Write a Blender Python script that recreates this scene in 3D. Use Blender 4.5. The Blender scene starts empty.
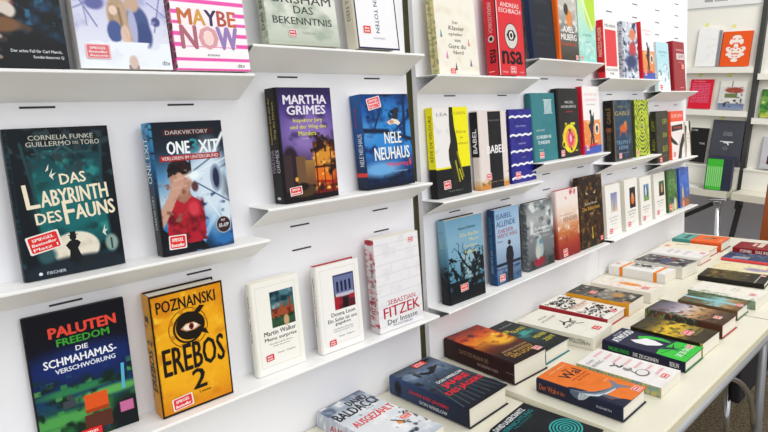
import bpy, bmesh, math, random
import numpy as np
from mathutils import Vector, Matrix

# ------------------------------------------------------------------ camera, world, lights, exposure
S = bpy.context.scene
C = S.collection
CAM_F, CAM_YAW, CAM_PITCH, CAM_ROLL, CAM_CX, CAM_CY = 550.21, 0.73825, 0.13858, 0.05807, 397.79, 201.08
cam_data = bpy.data.cameras.new('camera')
cam = bpy.data.objects.new('camera', cam_data); C.objects.link(cam)
_f = Vector((math.sin(CAM_YAW)*math.cos(CAM_PITCH), math.cos(CAM_YAW)*math.cos(CAM_PITCH), -math.sin(CAM_PITCH)))
_r = Vector((math.cos(CAM_YAW), -math.sin(CAM_YAW), 0)); _d = _f.cross(_r)
_r2 = math.cos(CAM_ROLL)*_r + math.sin(CAM_ROLL)*_d; _d2 = -math.sin(CAM_ROLL)*_r + math.cos(CAM_ROLL)*_d
_m = Matrix((_r2, -_d2, -_f)).transposed().to_4x4(); _m.translation = (0, 0, 1.4)
cam.matrix_world = _m
cam_data.sensor_width = 36.0; cam_data.lens = CAM_F/768*36
cam_data.shift_x = (384-CAM_CX)/768; cam_data.shift_y = (CAM_CY-216)/768
cam_data.clip_start = 0.02
S.camera = cam

world = bpy.data.worlds.new('hall_light'); S.world = world; world.use_nodes = True
world.node_tree.nodes['Background'].inputs[0].default_value = (0.96, 0.97, 1.0, 1)
world.node_tree.nodes['Background'].inputs[1].default_value = 0.80
def area(name, loc, target, sx, sy, power, col):
    l = bpy.data.lights.new(name, 'AREA'); l.shape = 'RECTANGLE'; l.size = sx; l.size_y = sy
    l.energy = power; l.color = col
    o = bpy.data.objects.new(name, l); C.objects.link(o); o.location = loc
    o.rotation_euler = (Vector(target)-Vector(loc)).to_track_quat('-Z', 'Y').to_euler()
area('hall_and_fill_lamp', (1.2, -1.0, 3.7), (1.2, 0.7, 0.9), 3.0, 1.2, 27, (1.0, 0.985, 0.96))
area('hall_and_fill_lamp', (1.2, -2.0, 3.1), (4.0, 1.2, 1.0), 1.6, 1.0, 26, (1.0, 0.985, 0.96))
area('hall_and_fill_lamp', (-1.0, -2.2, 1.9), (0.9, 0.9, 1.4), 2.0, 1.4, 13, (0.97, 0.98, 1.0))
area('hall_and_fill_lamp', (3.0, -0.2, 3.3), (4.1, 1.3, 1.1), 0.9, 0.9, 22, (1.0, 0.985, 0.95))  # added fill light, aimed at the back display stands to brighten them
S.view_settings.view_transform = 'Standard'; S.view_settings.look = 'None'
S.view_settings.gamma = 1.0; S.view_settings.use_curve_mapping = False
S.view_settings.exposure = 0.0

# ------------------------------------------------------------------ materials
def lin(c):
    c = np.asarray(c, float)
    return np.where(c <= 0.04045, c/12.92, ((c+0.055)/1.055)**2.4)
def hx(h):
    return np.array([int(h[i:i+2], 16)/255.0 for i in (0, 2, 4)])
def mat(name, col, rough=0.5, metal=0.0, noise=None, coat=0.0):
    m = bpy.data.materials.new(name); m.use_nodes = True
    nt = m.node_tree; b = nt.nodes['Principled BSDF']
    l = lin(hx(col)); b.inputs['Base Color'].default_value = (*l, 1)
    b.inputs['Roughness'].default_value = rough; b.inputs['Metallic'].default_value = metal
    b.inputs['Coat Weight'].default_value = coat
    if noise:
        col2, scale, contrast = noise
        tc = nt.nodes.new('ShaderNodeTexCoord'); n = nt.nodes.new('ShaderNodeTexNoise')
        n.inputs['Scale'].default_value = scale; n.inputs['Detail'].default_value = 5
        r = nt.nodes.new('ShaderNodeValToRGB')
        r.color_ramp.elements[0].position = 0.5-contrast; r.color_ramp.elements[1].position = 0.5+contrast
        r.color_ramp.elements[0].color = (*l, 1); r.color_ramp.elements[1].color = (*lin(hx(col2)), 1)
        nt.links.new(tc.outputs['Object'], n.inputs['Vector']); nt.links.new(n.outputs['Fac'], r.inputs['Fac'])
        nt.links.new(r.outputs['Color'], b.inputs['Base Color'])
    return m
M = {}
M['panel'] = mat('white_steel_panel', 'f2f2f5', 0.55, noise=('efeff3', 3, 0.3))
M['shelf'] = mat('white_lacquered_steel', 'fafaf8', 0.45, noise=('f6f6f3', 6, 0.3))
M['slot'] = mat('slot_shadow_gap', '3a3638', 0.8)
M['table'] = mat('cream_laminate', 'e6e2d0', 0.42, noise=('e2deca', 5, 0.3))
M['edge'] = mat('cream_edge_band', 'e2dcc0', 0.45)
M['rail'] = mat('grey_aluminium', 'c2c4c8', 0.35, 0.45)
M['leg'] = mat('grey_tube_paint', '8e8f92', 0.35, 0.3)
M['chrome'] = mat('chrome', 'd4d6da', 0.15, 1.0)
M['olive'] = mat('olive_upright', '8c8662', 0.6)
M['carpet'] = mat('brown_speckled_carpet', '4a4032', 0.95, noise=('85785c', 95, 0.13))
M['aisle'] = mat('grey_aisle_carpet', 'a09ea2', 0.9, noise=('a9a7ab', 60, 0.3))
M['greyboard'] = mat('grey_partition', 'c2c0c6', 0.7, noise=('bbb9bf', 4, 0.3))
M['black'] = mat('black_fabric', '17151a', 0.8, noise=('211d22', 80, 0.3))
M['darkbar'] = mat('dark_grey_steel', '3f3f3e', 0.5, 0.2)
M['cream'] = mat('cream_lacquer', 'f6f4ea', 0.5, noise=('f2efe3', 4, 0.3))
M['orangewood'] = mat('reddish_brown_veneer', '9a4a1c', 0.45, noise=('ad5824', 9, 0.3))
M['wall'] = mat('white_wall_paint', 'eeeeea', 0.8, noise=('e9e9e5', 2, 0.3))
# printed paper: the print is a colour attribute painted on the cover
def print_mat(name, rough, coat):
    m = bpy.data.materials.new(name); m.use_nodes = True
    nt = m.node_tree; b = nt.nodes['Principled BSDF']
    a = nt.nodes.new('ShaderNodeAttribute'); a.attribute_name = 'print'
    nt.links.new(a.outputs['Color'], b.inputs['Base Color'])
    b.inputs['Roughness'].default_value = rough; b.inputs['Coat Weight'].default_value = coat
    b.inputs['Coat Roughness'].default_value = 0.25; b.inputs['Specular IOR Level'].default_value = 0.22
    return m
M['print'] = print_mat('printed_cover', 0.40, 0.0)
M['sticker'] = print_mat('printed_sticker', 0.5, 0.0)
def page_mat():
    m = bpy.data.materials.new('page_block'); m.use_nodes = True
    nt = m.node_tree; b = nt.nodes['Principled BSDF']
    tc = nt.nodes.new('ShaderNodeTexCoord'); mp = nt.nodes.new('ShaderNodeMapping')
    mp.inputs['Scale'].default_value = (6, 900, 6)
    n = nt.nodes.new('ShaderNodeTexNoise'); n.inputs['Scale'].default_value = 1.0; n.inputs['Detail'].default_value = 2
    r = nt.nodes.new('ShaderNodeValToRGB')
    r.color_ramp.elements[0].color = (*lin(hx('d9d3c2')), 1); r.color_ramp.elements[1].color = (*lin(hx('f2eee2')), 1)
    nt.links.new(tc.outputs['Object'], mp.inputs['Vector']); nt.links.new(mp.outputs['Vector'], n.inputs['Vector'])
    nt.links.new(n.outputs['Fac'], r.inputs['Fac']); nt.links.new(r.outputs['Color'], b.inputs['Base Color'])
    b.inputs['Roughness'].default_value = 0.85
    return m
M['pages'] = page_mat()

# ------------------------------------------------------------------ mesh helpers
def link_mesh(name, verts, faces, m, parent=None, cols=None, midx=None, smooth=False):
    me = bpy.data.meshes.new(name); me.from_pydata([tuple(v) for v in verts], [], faces)
    for mm in (m if isinstance(m, (list, tuple)) else [m]): me.materials.append(mm)
    if midx is not None: me.polygons.foreach_set('material_index', midx)
    if cols is not None:
        at = me.color_attributes.new('print', 'FLOAT_COLOR', 'POINT')
        arr = np.ones((len(verts), 4), np.float32); arr[:, :3] = lin(np.clip(np.array(cols), 0, 1))
        at.data.foreach_set('color', arr.ravel())
    if smooth: me.polygons.foreach_set('use_smooth', [True]*len(me.polygons))
    me.update()
    o = bpy.data.objects.new(name, me); C.objects.link(o)
    if parent: o.parent = parent
    return o
class MB:
    def __init__(s): s.v, s.f, s.mi, s.c = [], [], [], []
    def add(s, verts, faces, mi=0, col=None):
        b = len(s.v); s.v += [tuple(v) for v in verts]; s.f += [tuple(b+i for i in f) for f in faces]; s.mi += [mi]*len(faces)
        if col is not None:
            col = np.asarray(col)
            s.c += [tuple(col)]*len(verts) if col.ndim == 1 else [tuple(c) for c in col]
    def box(s, a, b, mi=0, col=None):
        (x0, y0, z0), (x1, y1, z1) = a, b
        s.add([(x0,y0,z0),(x1,y0,z0),(x1,y1,z0),(x0,y1,z0),(x0,y0,z1),(x1,y0,z1),(x1,y1,z1),(x0,y1,z1)],
              [(0,3,2,1),(4,5,6,7),(0,1,5,4),(1,2,6,5),(2,3,7,6),(3,0,4,7)], mi, col)
    def tube(s, pts, r, n=12, mi=0):
        pts = [Vector(p) for p in pts]; rings = []
        for i, p in enumerate(pts):
            d = (pts[min(i+1, len(pts)-1)]-pts[max(i-1, 0)]).normalized()
            a = d.orthogonal().normalized() if i == 0 else (prev - d*prev.dot(d)).normalized()
            prev = a; b = d.cross(a)
            rings.append([p+a*r*math.cos(2*math.pi*k/n)+b*r*math.sin(2*math.pi*k/n) for k in range(n)])
        v = [q for R_ in rings for q in R_]; f = []
        for i in range(len(pts)-1):
            for k in range(n): f.append((i*n+k, i*n+(k+1)%n, (i+1)*n+(k+1)%n, (i+1)*n+k))
        f.append(tuple(range(n))[::-1]); f.append(tuple((len(pts)-1)*n+k for k in range(n)))
        s.add(v, f, mi)
    def extrude(s, prof, x0, x1, mi=0):      # profile in (y, z) swept along x
        n = len(prof)
        v = [(x0, y, z) for y, z in prof]+[(x1, y, z) for y, z in prof]
        f = [(i, (i+1)%n, n+(i+1)%n, n+i) for i in range(n)]+[tuple(range(n))[::-1], tuple(range(n, 2*n))]
        s.add(v, f, mi)
    def build(s, name, m, parent=None, bevel=0, smooth=False):
        o = link_mesh(name, s.v, s.f, m, parent, s.c if s.c else None, s.mi, smooth)
        if bevel:
            bv = o.modifiers.new('bevel', 'BEVEL'); bv.width = bevel; bv.segments = 2; bv.limit_method = 'ANGLE'
        return o
def tag(o, label, cat, group=None, kind=None):
    if label: o['label'] = label
    if cat: o['category'] = cat
    if group: o['group'] = group
    if kind: o['kind'] = kind
    return o
def empty(name, mw):
    o = bpy.data.objects.new(name, None); C.objects.link(o); o.empty_display_size = 0.05
    o.matrix_world = mw; return o
def structure(o): o['kind'] = 'structure'; return o
def TR(x, y, z, rz=0.0): return Matrix.Translation((x, y, z)) @ Matrix.Rotation(rz, 4, 'Z')

# ------------------------------------------------------------------ printing on paper
_tc = {}
def glyphs(txt, bold=0.0):
    k = (txt, bold)
    if k not in _tc:
        cu = bpy.data.curves.new('lettering', 'FONT'); cu.body = txt; cu.resolution_u = 2; 
        ob = bpy.data.objects.new('lettering', cu); me = ob.to_mesh()
        v = np.array([p.co[:2] for p in me.vertices]) if len(me.vertices) else np.zeros((0, 2))
        f = [tuple(p.vertices) for p in me.polygons]
        ob.to_mesh_clear(); bpy.data.objects.remove(ob); bpy.data.curves.remove(cu)
        if len(v):
            lo, hi = v.min(0), v.max(0); v = (v-(lo+hi)/2)/np.maximum(hi-lo, 1e-6)
        _tc[k] = (v, f)
    return _tc[k]
class Sheet:
    """A printed sheet: a raster of colours (lower-case ops) and sharp shapes on top (upper-case ops). x right, y up, both 0..1."""
    def __init__(s, nx, ny, bg, asp, seed=1):
        s.nx, s.ny, s.asp = nx, ny, asp; s.a = np.zeros((ny, nx, 3)); s.a[:] = hx(bg); s.vec = []
        s.X, s.Y = np.meshgrid(np.linspace(0, 1, nx), np.linspace(0, 1, ny)); s.rs = np.random.RandomState(seed)
    def mix(s, m, c): s.a = s.a*(1-m[..., None])+hx(c)*m[..., None]
    def noise(s, sc, seed=0, ax=1.0):
        rs = np.random.RandomState(seed+7); out = np.zeros_like(s.X); amp = 1.0; tot = 0
        for o in range(4):
            n = int(sc*2**o)+3; nyy = int(n/s.asp*1.0)+3; g = rs.rand(nyy, n)
            fx = np.clip(s.X*(n-1.001), 0, n-1.001); fy = np.clip(s.Y*(nyy-1.001)*ax, 0, nyy-1.001)
            ix, iy = fx.astype(int), fy.astype(int); tx, ty = fx-ix, fy-iy; tx = tx*tx*(3-2*tx); ty = ty*ty*(3-2*ty)
            v = (g[iy, ix]*(1-tx)+g[iy, ix+1]*tx)*(1-ty)+(g[iy+1, ix]*(1-tx)+g[iy+1, ix+1]*tx)*ty
            out += v*amp; tot += amp; amp *= 0.55
        return out/tot
    def run(s, ops):
        for o in ops:
            k, a = o[0], o[1:]
            if k == 'g':      # vertical gradient through colours, bottom to top
                n = len(a)-1; t = s.Y*n
                for ch in range(3): s.a[..., ch] = np.interp(t, range(n+1), [hx(c)[ch] for c in a])
            elif k == 'G':    # gradient limited to a box: x0,y0,x1,y1,c0,c1 (bottom, top)
                x0, y0, x1, y1, c0, c1 = a; m = (s.X >= x0)&(s.X <= x1)&(s.Y >= y0)&(s.Y <= y1)
                t = np.clip((s.Y-y0)/(y1-y0), 0, 1)[..., None]; cc = hx(c0)*(1-t)+hx(c1)*t; s.a[m] = cc[m]
            elif k == 'r': x0, y0, x1, y1, c = a; s.mix(((s.X >= x0)&(s.X <= x1)&(s.Y >= y0)&(s.Y <= y1))*1.0, c)
            elif k == 'e':    # soft ellipse cx,cy,rx,ry,c[,soft]
                cx, cy, rx, ry, c = a[:5]; so = a[5] if len(a) > 5 else 0.25
                d = np.sqrt(((s.X-cx)/rx)**2+((s.Y-cy)/ry)**2); s.mix(np.clip((1+so/2-d)/so, 0, 1), c)
            elif k == 'p':    # filled polygon in the raster: points, colour
                pts, c = a; ins = np.zeros(s.X.shape, bool)
                for (x0, y0), (x1, y1) in zip(pts, pts[1:]+pts[:1]):
                    if y0 != y1: ins ^= ((s.Y > min(y0, y1))&(s.Y <= max(y0, y1))&(s.X < x0+(s.Y-y0)*(x1-x0)/(y1-y0)))
                s.mix(ins*1.0, c)
            elif k == 'n':    # noise patches c, scale, threshold, softness[,seed,x0,y0,x1,y1]
                c, sc, th, so = a[:4]; sd = a[4] if len(a) > 4 else 1; m = np.clip((s.noise(sc, sd)-th)/so, 0, 1)
                if len(a) > 5: x0, y0, x1, y1 = a[5:9]; m = m*((s.X >= x0)&(s.X <= x1)&(s.Y >= y0)&(s.Y <= y1))
                s.mix(m, c)
            elif k == 'l':    # line x0,y0,x1,y1,width(fraction of width),c
                x0, y0, x1, y1, w, c = a; px, py = s.X-x0, (s.Y-y0)/s.asp; dx, dy = x1-x0, (y1-y0)/s.asp
                t = np.clip((px*dx+py*dy)/(dx*dx+dy*dy+1e-9), 0, 1); d = np.hypot(px-t*dx, py-t*dy)
                s.mix(np.clip((w-d)/(w*0.6), 0, 1), c)
            elif k == 'b':    # rows of small blurred print: x0,y0,x1,y1,n,c
                x0, y0, x1, y1, n, c = a; rs = np.random.RandomState(n+3)
                for i in range(n):
                    yy = y0+(y1-y0)*(i+0.5)/n; hh = (y1-y0)/n*0.28; e = rs.uniform(0, 0.15)*(x1-x0)
                    s.vec.append(('R', x0+e, yy-hh, x1-e, yy+hh, c))
            else: s.vec.append(o)
        return s
def surface_of(kind, W, H, t, dirn=1):
    """maps sheet (u, v, layer) to book coordinates; front: x right, z up, facing -y; spine: facing -x"""
    if kind == 'front': return lambda u, v, L: (u*W, -0.00012-L*0.00002, v*H)
    return lambda u, v, L: (-0.00025-L*0.00002, t*(1-u), v*H)
def put_vec(mb, vec, mp, W, H):
    for i, o in enumerate(vec):
        L = i+1; k, a = o[0], o[1:]
        if k == 'T':        # text, cx, cy, w, h, colour, rot_degrees, bold
            txt, cx, cy, w, h, c = a[:6]; rot = math.radians(a[6]) if len(a) > 6 else 0; bold = a[7] if len(a) > 7 else 0.0
            v, f = glyphs(txt)
            if not len(v): continue
            q = v*np.array([w*W, h*H]) if not rot else v*np.array([w*(W if abs(math.sin(rot)) < .7 else H), h*(H if abs(math.sin(rot)) < .7 else W)])
            cr, sr = math.cos(rot), math.sin(rot)
            q = np.stack([q[:, 0]*cr-q[:, 1]*sr, q[:, 0]*sr+q[:, 1]*cr], 1)
            hm = h*(H if abs(math.sin(rot)) < .7 else W); b_ = (bold+0.02)*min(hm, 1.1*w*(W if abs(math.sin(rot)) < .7 else H)/max(len(txt), 1))
            st_ = [(dx_, 0) for dx_ in (-b_, 0, b_)]+([(0, -b_*.6), (0, b_*.6)] if bold > 0.012 else [])
            for n_, (dx_, dy_) in enumerate(st_):
                mb.add([mp(cx+(x+dx_*cr-dy_*sr)/W, cy+(y+dx_*sr+dy_*cr)/H, L+n_*0.19) for x, y in q], f, 0, hx(c))
        elif k == 'R':
            x0, y0, x1, y1, c = a; mb.add([mp(x0, y0, L), mp(x1, y0, L), mp(x1, y1, L), mp(x0, y1, L)], [(0, 1, 2, 3)], 0, hx(c))
        elif k == 'P':
            pts, c = a; mb.add([mp(x, y, L) for x, y in pts], [tuple(range(len(pts)))], 0, hx(c))
        elif k == 'E':
            cx, cy, rx, ry, c = a[:5]; n = 28
            mb.add([mp(cx+rx*math.cos(2*math.pi*j/n), cy+ry*math.sin(2*math.pi*j/n), L) for j in range(n)], [tuple(range(n))], 0, hx(c))
        elif k == 'O':      # ring cx,cy,rx,ry,thickness,c
            cx, cy, rx, ry, th, c = a; n = 32; v = []
            for j in range(n):
                cc, ss = math.cos(2*math.pi*j/n), math.sin(2*math.pi*j/n)
                v += [mp(cx+rx*cc, cy+ry*ss, L), mp(cx+(rx-th)*cc, cy+(ry-th*W/H)*ss, L)]
            mb.add(v, [(2*j, (2*j+2)%(2*n), (2*j+3)%(2*n), 2*j+1) for j in range(n)], 0, hx(c))
        elif k == 'L':      # sharp stroke polyline pts,width(m fraction of W),c
            pts, w, c = a; w = w*W/2
            for (x0, y0), (x1, y1) in zip(pts[:-1], pts[1:]):
                dx, dy = (x1-x0)*W, (y1-y0)*H; l = math.hypot(dx, dy)+1e-9; nx, ny = -dy/l*w/W, dx/l*w/H
                mb.add([mp(x0+nx, y0+ny, L), mp(x0-nx, y0-ny, L), mp(x1-nx, y1-ny, L), mp(x1+nx, y1+ny, L)], [(0, 1, 2, 3)], 0, hx(c))
def sticker_mesh(parent, cx, cy, w, h, W, H, rot=0.0, border='f4efe8', red='d8302c', third=None, H2=None):
    """the red bestseller sticker, a part of the book; w, h in metres"""
    mb = MB(); rot = math.radians(rot); cr, sr = math.cos(rot), math.sin(rot)
    def mp(x, y, L): return (cx*W+x*cr-y*sr, -0.0011-L*0.00005, cy*H+x*sr+y*cr)
    def rr(a, b, r, L, c):
        pts = []
        for (qx, qy, a0) in ((a-r, b-r, 0), (-a+r, b-r, 90), (-a+r, -b+r, 180), (a-r, -b+r, 270)):
            for k in range(5):
                an = math.radians(a0+k*22.5); pts.append(mp(qx+r*math.cos(an), qy+r*math.sin(an), L))
        mb.add(pts, [tuple(range(len(pts)))], 0, hx(c))
    rr(w/2, h/2, h*0.08, 0, border); rr(w/2*0.88, h/2*0.86, h*0.1, 1, red)
    ls = ['SPIEGEL', 'Bestseller']+([third] if third else [])
    for i, tx in enumerate(ls):
        v, f = glyphs(tx); n = len(ls); hh = h*0.8/n; yy = h*0.36-hh*(i+0.5)*0.95
        q = v*np.array([w*(0.66 if i == 0 else 0.74), hh*0.6])
        [mb.add([mp(x+dx_, y+yy, 2+abs(dx_)*900+dx_*300) for x, y in q], f, 0, hx('f7e9e4')) for dx_ in (-.0003, 0, .0003)]
    return mb.build('bestseller_sticker', M['sticker'], parent)

def book_parts(root, W, H, t, front, spine=None, spine_bg='202020', board='202020', hard=True, res=(40, 64), stickers=(), pages=True, seed=1):
    th = 0.0024 if hard else 0.0006; ov = 0.0028 if hard else 0.0
    r = min(0.42*t, 0.006 if hard else 0.0012)
    nx, ny = res
    fs = Sheet(nx, ny, front[0], W/H, seed).run(front[1:])
    nsx = 7; ss = Sheet(nsx, ny, spine[0] if spine else spine_bg, t/H, seed)
    if spine: ss.run(spine[1:])
    # outer path: front from fore edge to spine, round the spine, back board
    path, cols = [], []
    xs = np.linspace(1, 0, nx)
    for i, u in enumerate(xs):
        path.append((r+(W-r)*u, 0.0)); cols.append(fs.a[:, nx-1-i, :])
    for k in range(1, nsx):
        an = k/(nsx)*math.pi/2 if False else 0
    m_ = 4
    arc = [(r-r*math.sin(a), r-r*math.cos(a)) for a in np.linspace(0, math.pi/2, m_+1)[1:]]
    arc2 = [(0.0, y) for y in np.linspace(r, t-r, 4)[1:]] if t > 2*r+1e-4 else []
    arc3 = [(r-r*math.cos(a), t-r+r*math.sin(a)) for a in np.linspace(0, math.pi/2, m_+1)[1:]]
    sp = arc+arc2+arc3
    for (x, y) in sp:
        path.append((x, y)); j = int(round((1-min(max(y/t, 0), 1))*(nsx-1))); cols.append(ss.a[:, j, :])
    path.append((W, t)); cols.append(np.tile(hx(board), (ny, 1)))
    n = len(path); P = np.array(path)
    zs = np.linspace(0, H, ny)
    v = []; cc = []
    for i in range(n):
        for j in range(ny): v.append((P[i, 0], P[i, 1], zs[j])); cc.append(cols[i][j])
    f = []
    for i in range(n-1):
        for j in range(ny-1): f.append((i*ny+j, i*ny+j+1, (i+1)*ny+j+1, (i+1)*ny+j))
    # inner path (offset by board thickness)
    b = len(v); bc = hx(board)
    for i in range(n):
        x, y = P[i]
        if i < nx: q = (max(x, th), th)
        elif i == n-1: q = (W, t-th)
        else: q = (max(x, th) if 0 < x else th, min(max(y, th), t-th))
        v += [(q[0], q[1], 0), (q[0], q[1], H)]; cc += [bc, bc]
    for i in range(n-1):
        f.append((b+2*i, b+2*i+2, b+2*i+3, b+2*i+1))
        f.append((i*ny, (i+1)*ny, b+2*i+2, b+2*i)); f.append((i*ny+ny-1, b+2*i+1, b+2*i+3, (i+1)*ny+ny-1))
    f.append(tuple(range(ny))[::-1]+(b, b+1)); k0 = (n-1)*ny
    f.append(tuple(range(k0, k0+ny))+(b+2*(n-1)+1, b+2*(n-1)))
    mb = MB(); mb.v = v; mb.f = f; mb.mi = [0]*len(f); mb.c = [tuple(c) for c in cc]
    put_vec(mb, fs.vec, surface_of('front', W, H, t), W, H)
    if spine: put_vec(mb, ss.vec, surface_of('spine', W, H, t), t, H)
    mb.build('cover', M['print'], root)
    if pages:
        pb = MB(); e = 0.0003; fo = W-ov-(0.001 if hard else 0.0002)
        y0, y1 = th+e, t-th-e; prof = []
        dep = 0.0025 if hard else 0.0
        for k in range(7):
            q = k/6; prof.append((fo-dep*math.sin(math.pi*q), y0+(y1-y0)*q))
        poly = [(th+e, y0)]+prof+[(th+e, y1)]; nn = len(poly); z0, z1 = ov+e, H-ov-e
        pb.add([(x, y, z0) for x, y in poly]+[(x, y, z1) for x, y in poly],
               [(i, (i+1)%nn, nn+(i+1)%nn, nn+i) for i in range(nn)]+[tuple(range(nn))[::-1], tuple(range(nn, 2*nn))])
        pb.build('page_block', M['pages'], root)
    for s_ in stickers: sticker_mesh(root, s_[0], s_[1], s_[2], s_[3], W, H, *s_[4:])
# frames of the two shelf walls: origin at the front shelf edge, x along the wall, y into it
FR = {'AB': (0.0, 0.92, 0.0), 'CF': (0.99226, 0.92, 0.04003)}
def wall_frame(k):
    x, y, a = FR[k]; return TR(x, y, 0, a)

# ------------------------------------------------------------------ the setting
Z0 = 1.4
ZTAB, ZTABL = 0.760, 0.746
def floor_part(name, x0, y0, x1, y1, m, z=0):
    mb = MB(); mb.box((x0, y0, z-0.05), (x1, y1, z)); return structure(mb.build(name, M[m]))
floor_part('floor', -3, -4, 3.75, 4, 'carpet'); floor_part('floor_aisle', 3.75, -4, 9, 4, 'aisle')
mb = MB(); mb.box((8.0, -4, 0), (8.1, 4, 4)); structure(mb.build('wall_right', M['wall']))
mb = MB(); mb.box((-3, 3.4, 0), (8.0, 3.5, 4)); structure(mb.build('wall_back', M['wall']))

def panel(frame, u0, u1, z0, z1, depth, slots, label):
    mb = MB(); mb.box((u0, 0.074, z0), (u1, 0.074+depth, z1))
    for (a, zz) in slots: mb.box((a, 0.0732, zz-0.0016), (a+0.047, 0.0745, zz+0.0016), 1)
    o = mb.build('wall_panel', [M['panel'], M['slot']]); o.matrix_world = wall_frame(frame)
    tag(o, label, 'display panel', 'slotted white wall panels')
def slot_grid(cols, z_ref, lo, hi, step=0.0535, skip=()):
    r = []
    for a in cols:
        k = math.ceil((lo-z_ref)/step)
        while z_ref+k*step < hi:
            zz = z_ref+k*step
            if not any(s0 <= zz <= s1 and a >= a0 and a <= a1 for (a0, a1, s0, s1) in skip): r.append((a, zz))
            k += 1
    return r
AC = [0.152-0.23, 0.152, 0.371, 0.596, 0.822]; CC = [0.105+0.243*i for i in range(8)]
panel('AB', -0.08, 0.956, 0.30, 2.35, 0.015, slot_grid([c for c in AC if c > -.08], 1.149, 1.14, 2.3, 0.0513), 'white slotted wall panel behind the teal fantasy and orange eye books, left end of the wall')
panel('CF', 0.0, 0.998, 0.30, 2.35, 0.014, slot_grid([c for c in CC if c < 0.95], 1.155, 1.15, 2.3, 0.052), 'white slotted wall panel in the middle, behind the yellow and black book and the blue tree book')
panel('CF', 1.0, 1.98, 0.30, 2.35, 0.014, slot_grid([c for c in CC if c > 0.95], 1.155, 1.15, 2.3, 0.052), 'white slotted wall panel at the right end, behind the row of four white paperbacks')
mb = MB(); mb.box((0.935, 1.045, 0), (1.09, 1.075, 2.35))
for k in range(30):
    mb.box((0.963, 1.040, 0.75+k*0.052), (0.990, 1.0455, 0.7525+k*0.052), 1)
tag(mb.build('upright_post', [M['olive'], M['shelf']]), 'olive notched upright post in the gap between the left and middle wall panels', 'post')

def shelf(frame, u0, u1, z, label, group):
    """bent sheet: top plate, narrow lip, underside sloping back to the wall"""
    s = 0.0016; mb = MB()
    prof = [(0.0738, z), (0.001, z), (0.0, z-0.001), (0.0, z-0.0042), (0.0012, z-0.0052), (0.0715, z-0.041), (0.0738, z-0.041),
            (0.0738, z-0.0392), (0.0722, z-0.0392), (0.0024, z-0.0048), (0.0016, z-0.0036), (0.0016, z-s), (0.0738, z-s)]
    mb.extrude(prof, u0, u1)
    o = mb.build('metal_shelf', M['shelf']); o.matrix_world = wall_frame(frame); tag(o, label, 'shelf', group)
G_ = 'bent white metal shelves on the wall'
SH = {'A1': 1.5058, 'B1': 1.5585, 'A2': 1.1986, 'B2': 1.2557, 'R3': 0.9196, 'C1': 1.5136, 'D1': 1.5709, 'E1': 1.5226, 'F1': 1.4751,
      'C2': 1.2026, 'D2': 1.2551, 'E2': 1.2086, 'F2': 1.1629, 'C3': 0.9167}
shelf('AB', -0.02, 0.506, SH['A1'], 'upper white shelf at the far left under the pink striped book', G_)
shelf('AB', 0.5075, 0.948, SH['B1'], 'upper white shelf under the grey green book and the navy framed book', G_)
shelf('AB', -0.02, 0.5065, SH['A2'], 'white shelf under the teal fantasy book and the book with the boy in red', G_)
shelf('AB', 0.508, 0.954, SH['B2'], 'short white shelf under the purple street book and the blue raven book', G_)
shelf('AB', -0.02, 0.957, SH['R3'], 'long lowest white shelf on the left under the orange eye book', G_)
shelf('CF', -0.003, 0.464, SH['C1'], 'upper white shelf under the red book with the eye', G_)
shelf('CF', 0.466, 0.898, SH['D1'], 'topmost white shelf under the thick navy book and the pale green book', G_)
shelf('CF', 0.945, 1.438, SH['E1'], 'upper white shelf under the white book with the red block', G_)
shelf('CF', 1.4405, 1.913, SH['F1'], 'upper white shelf under the tall dark red book, near the end of the wall', G_)
shelf('CF', -0.003, 0.474, SH['C2'], 'white shelf under the yellow and black book and the wavy blue book', G_)
shelf('CF', 0.4765, 0.945, SH['D2'], 'white shelf under the teal book and the black book with the yellow flower', G_)
shelf('CF', 0.958, 1.448, SH['E2'], 'white shelf under the green and black patterned book', G_)
shelf('CF', 1.4505, 1.93, SH['F2'], 'white shelf under the orange and white book, last in the middle row', G_)
shelf('CF', 0.0, 0.938, SH['C3'], 'long lowest white shelf under the blue tree book', G_)
shelf('CF', 0.976, 1.944, SH['C3'], 'long lowest white shelf under the white paperbacks, at the end of the wall', G_)

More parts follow.
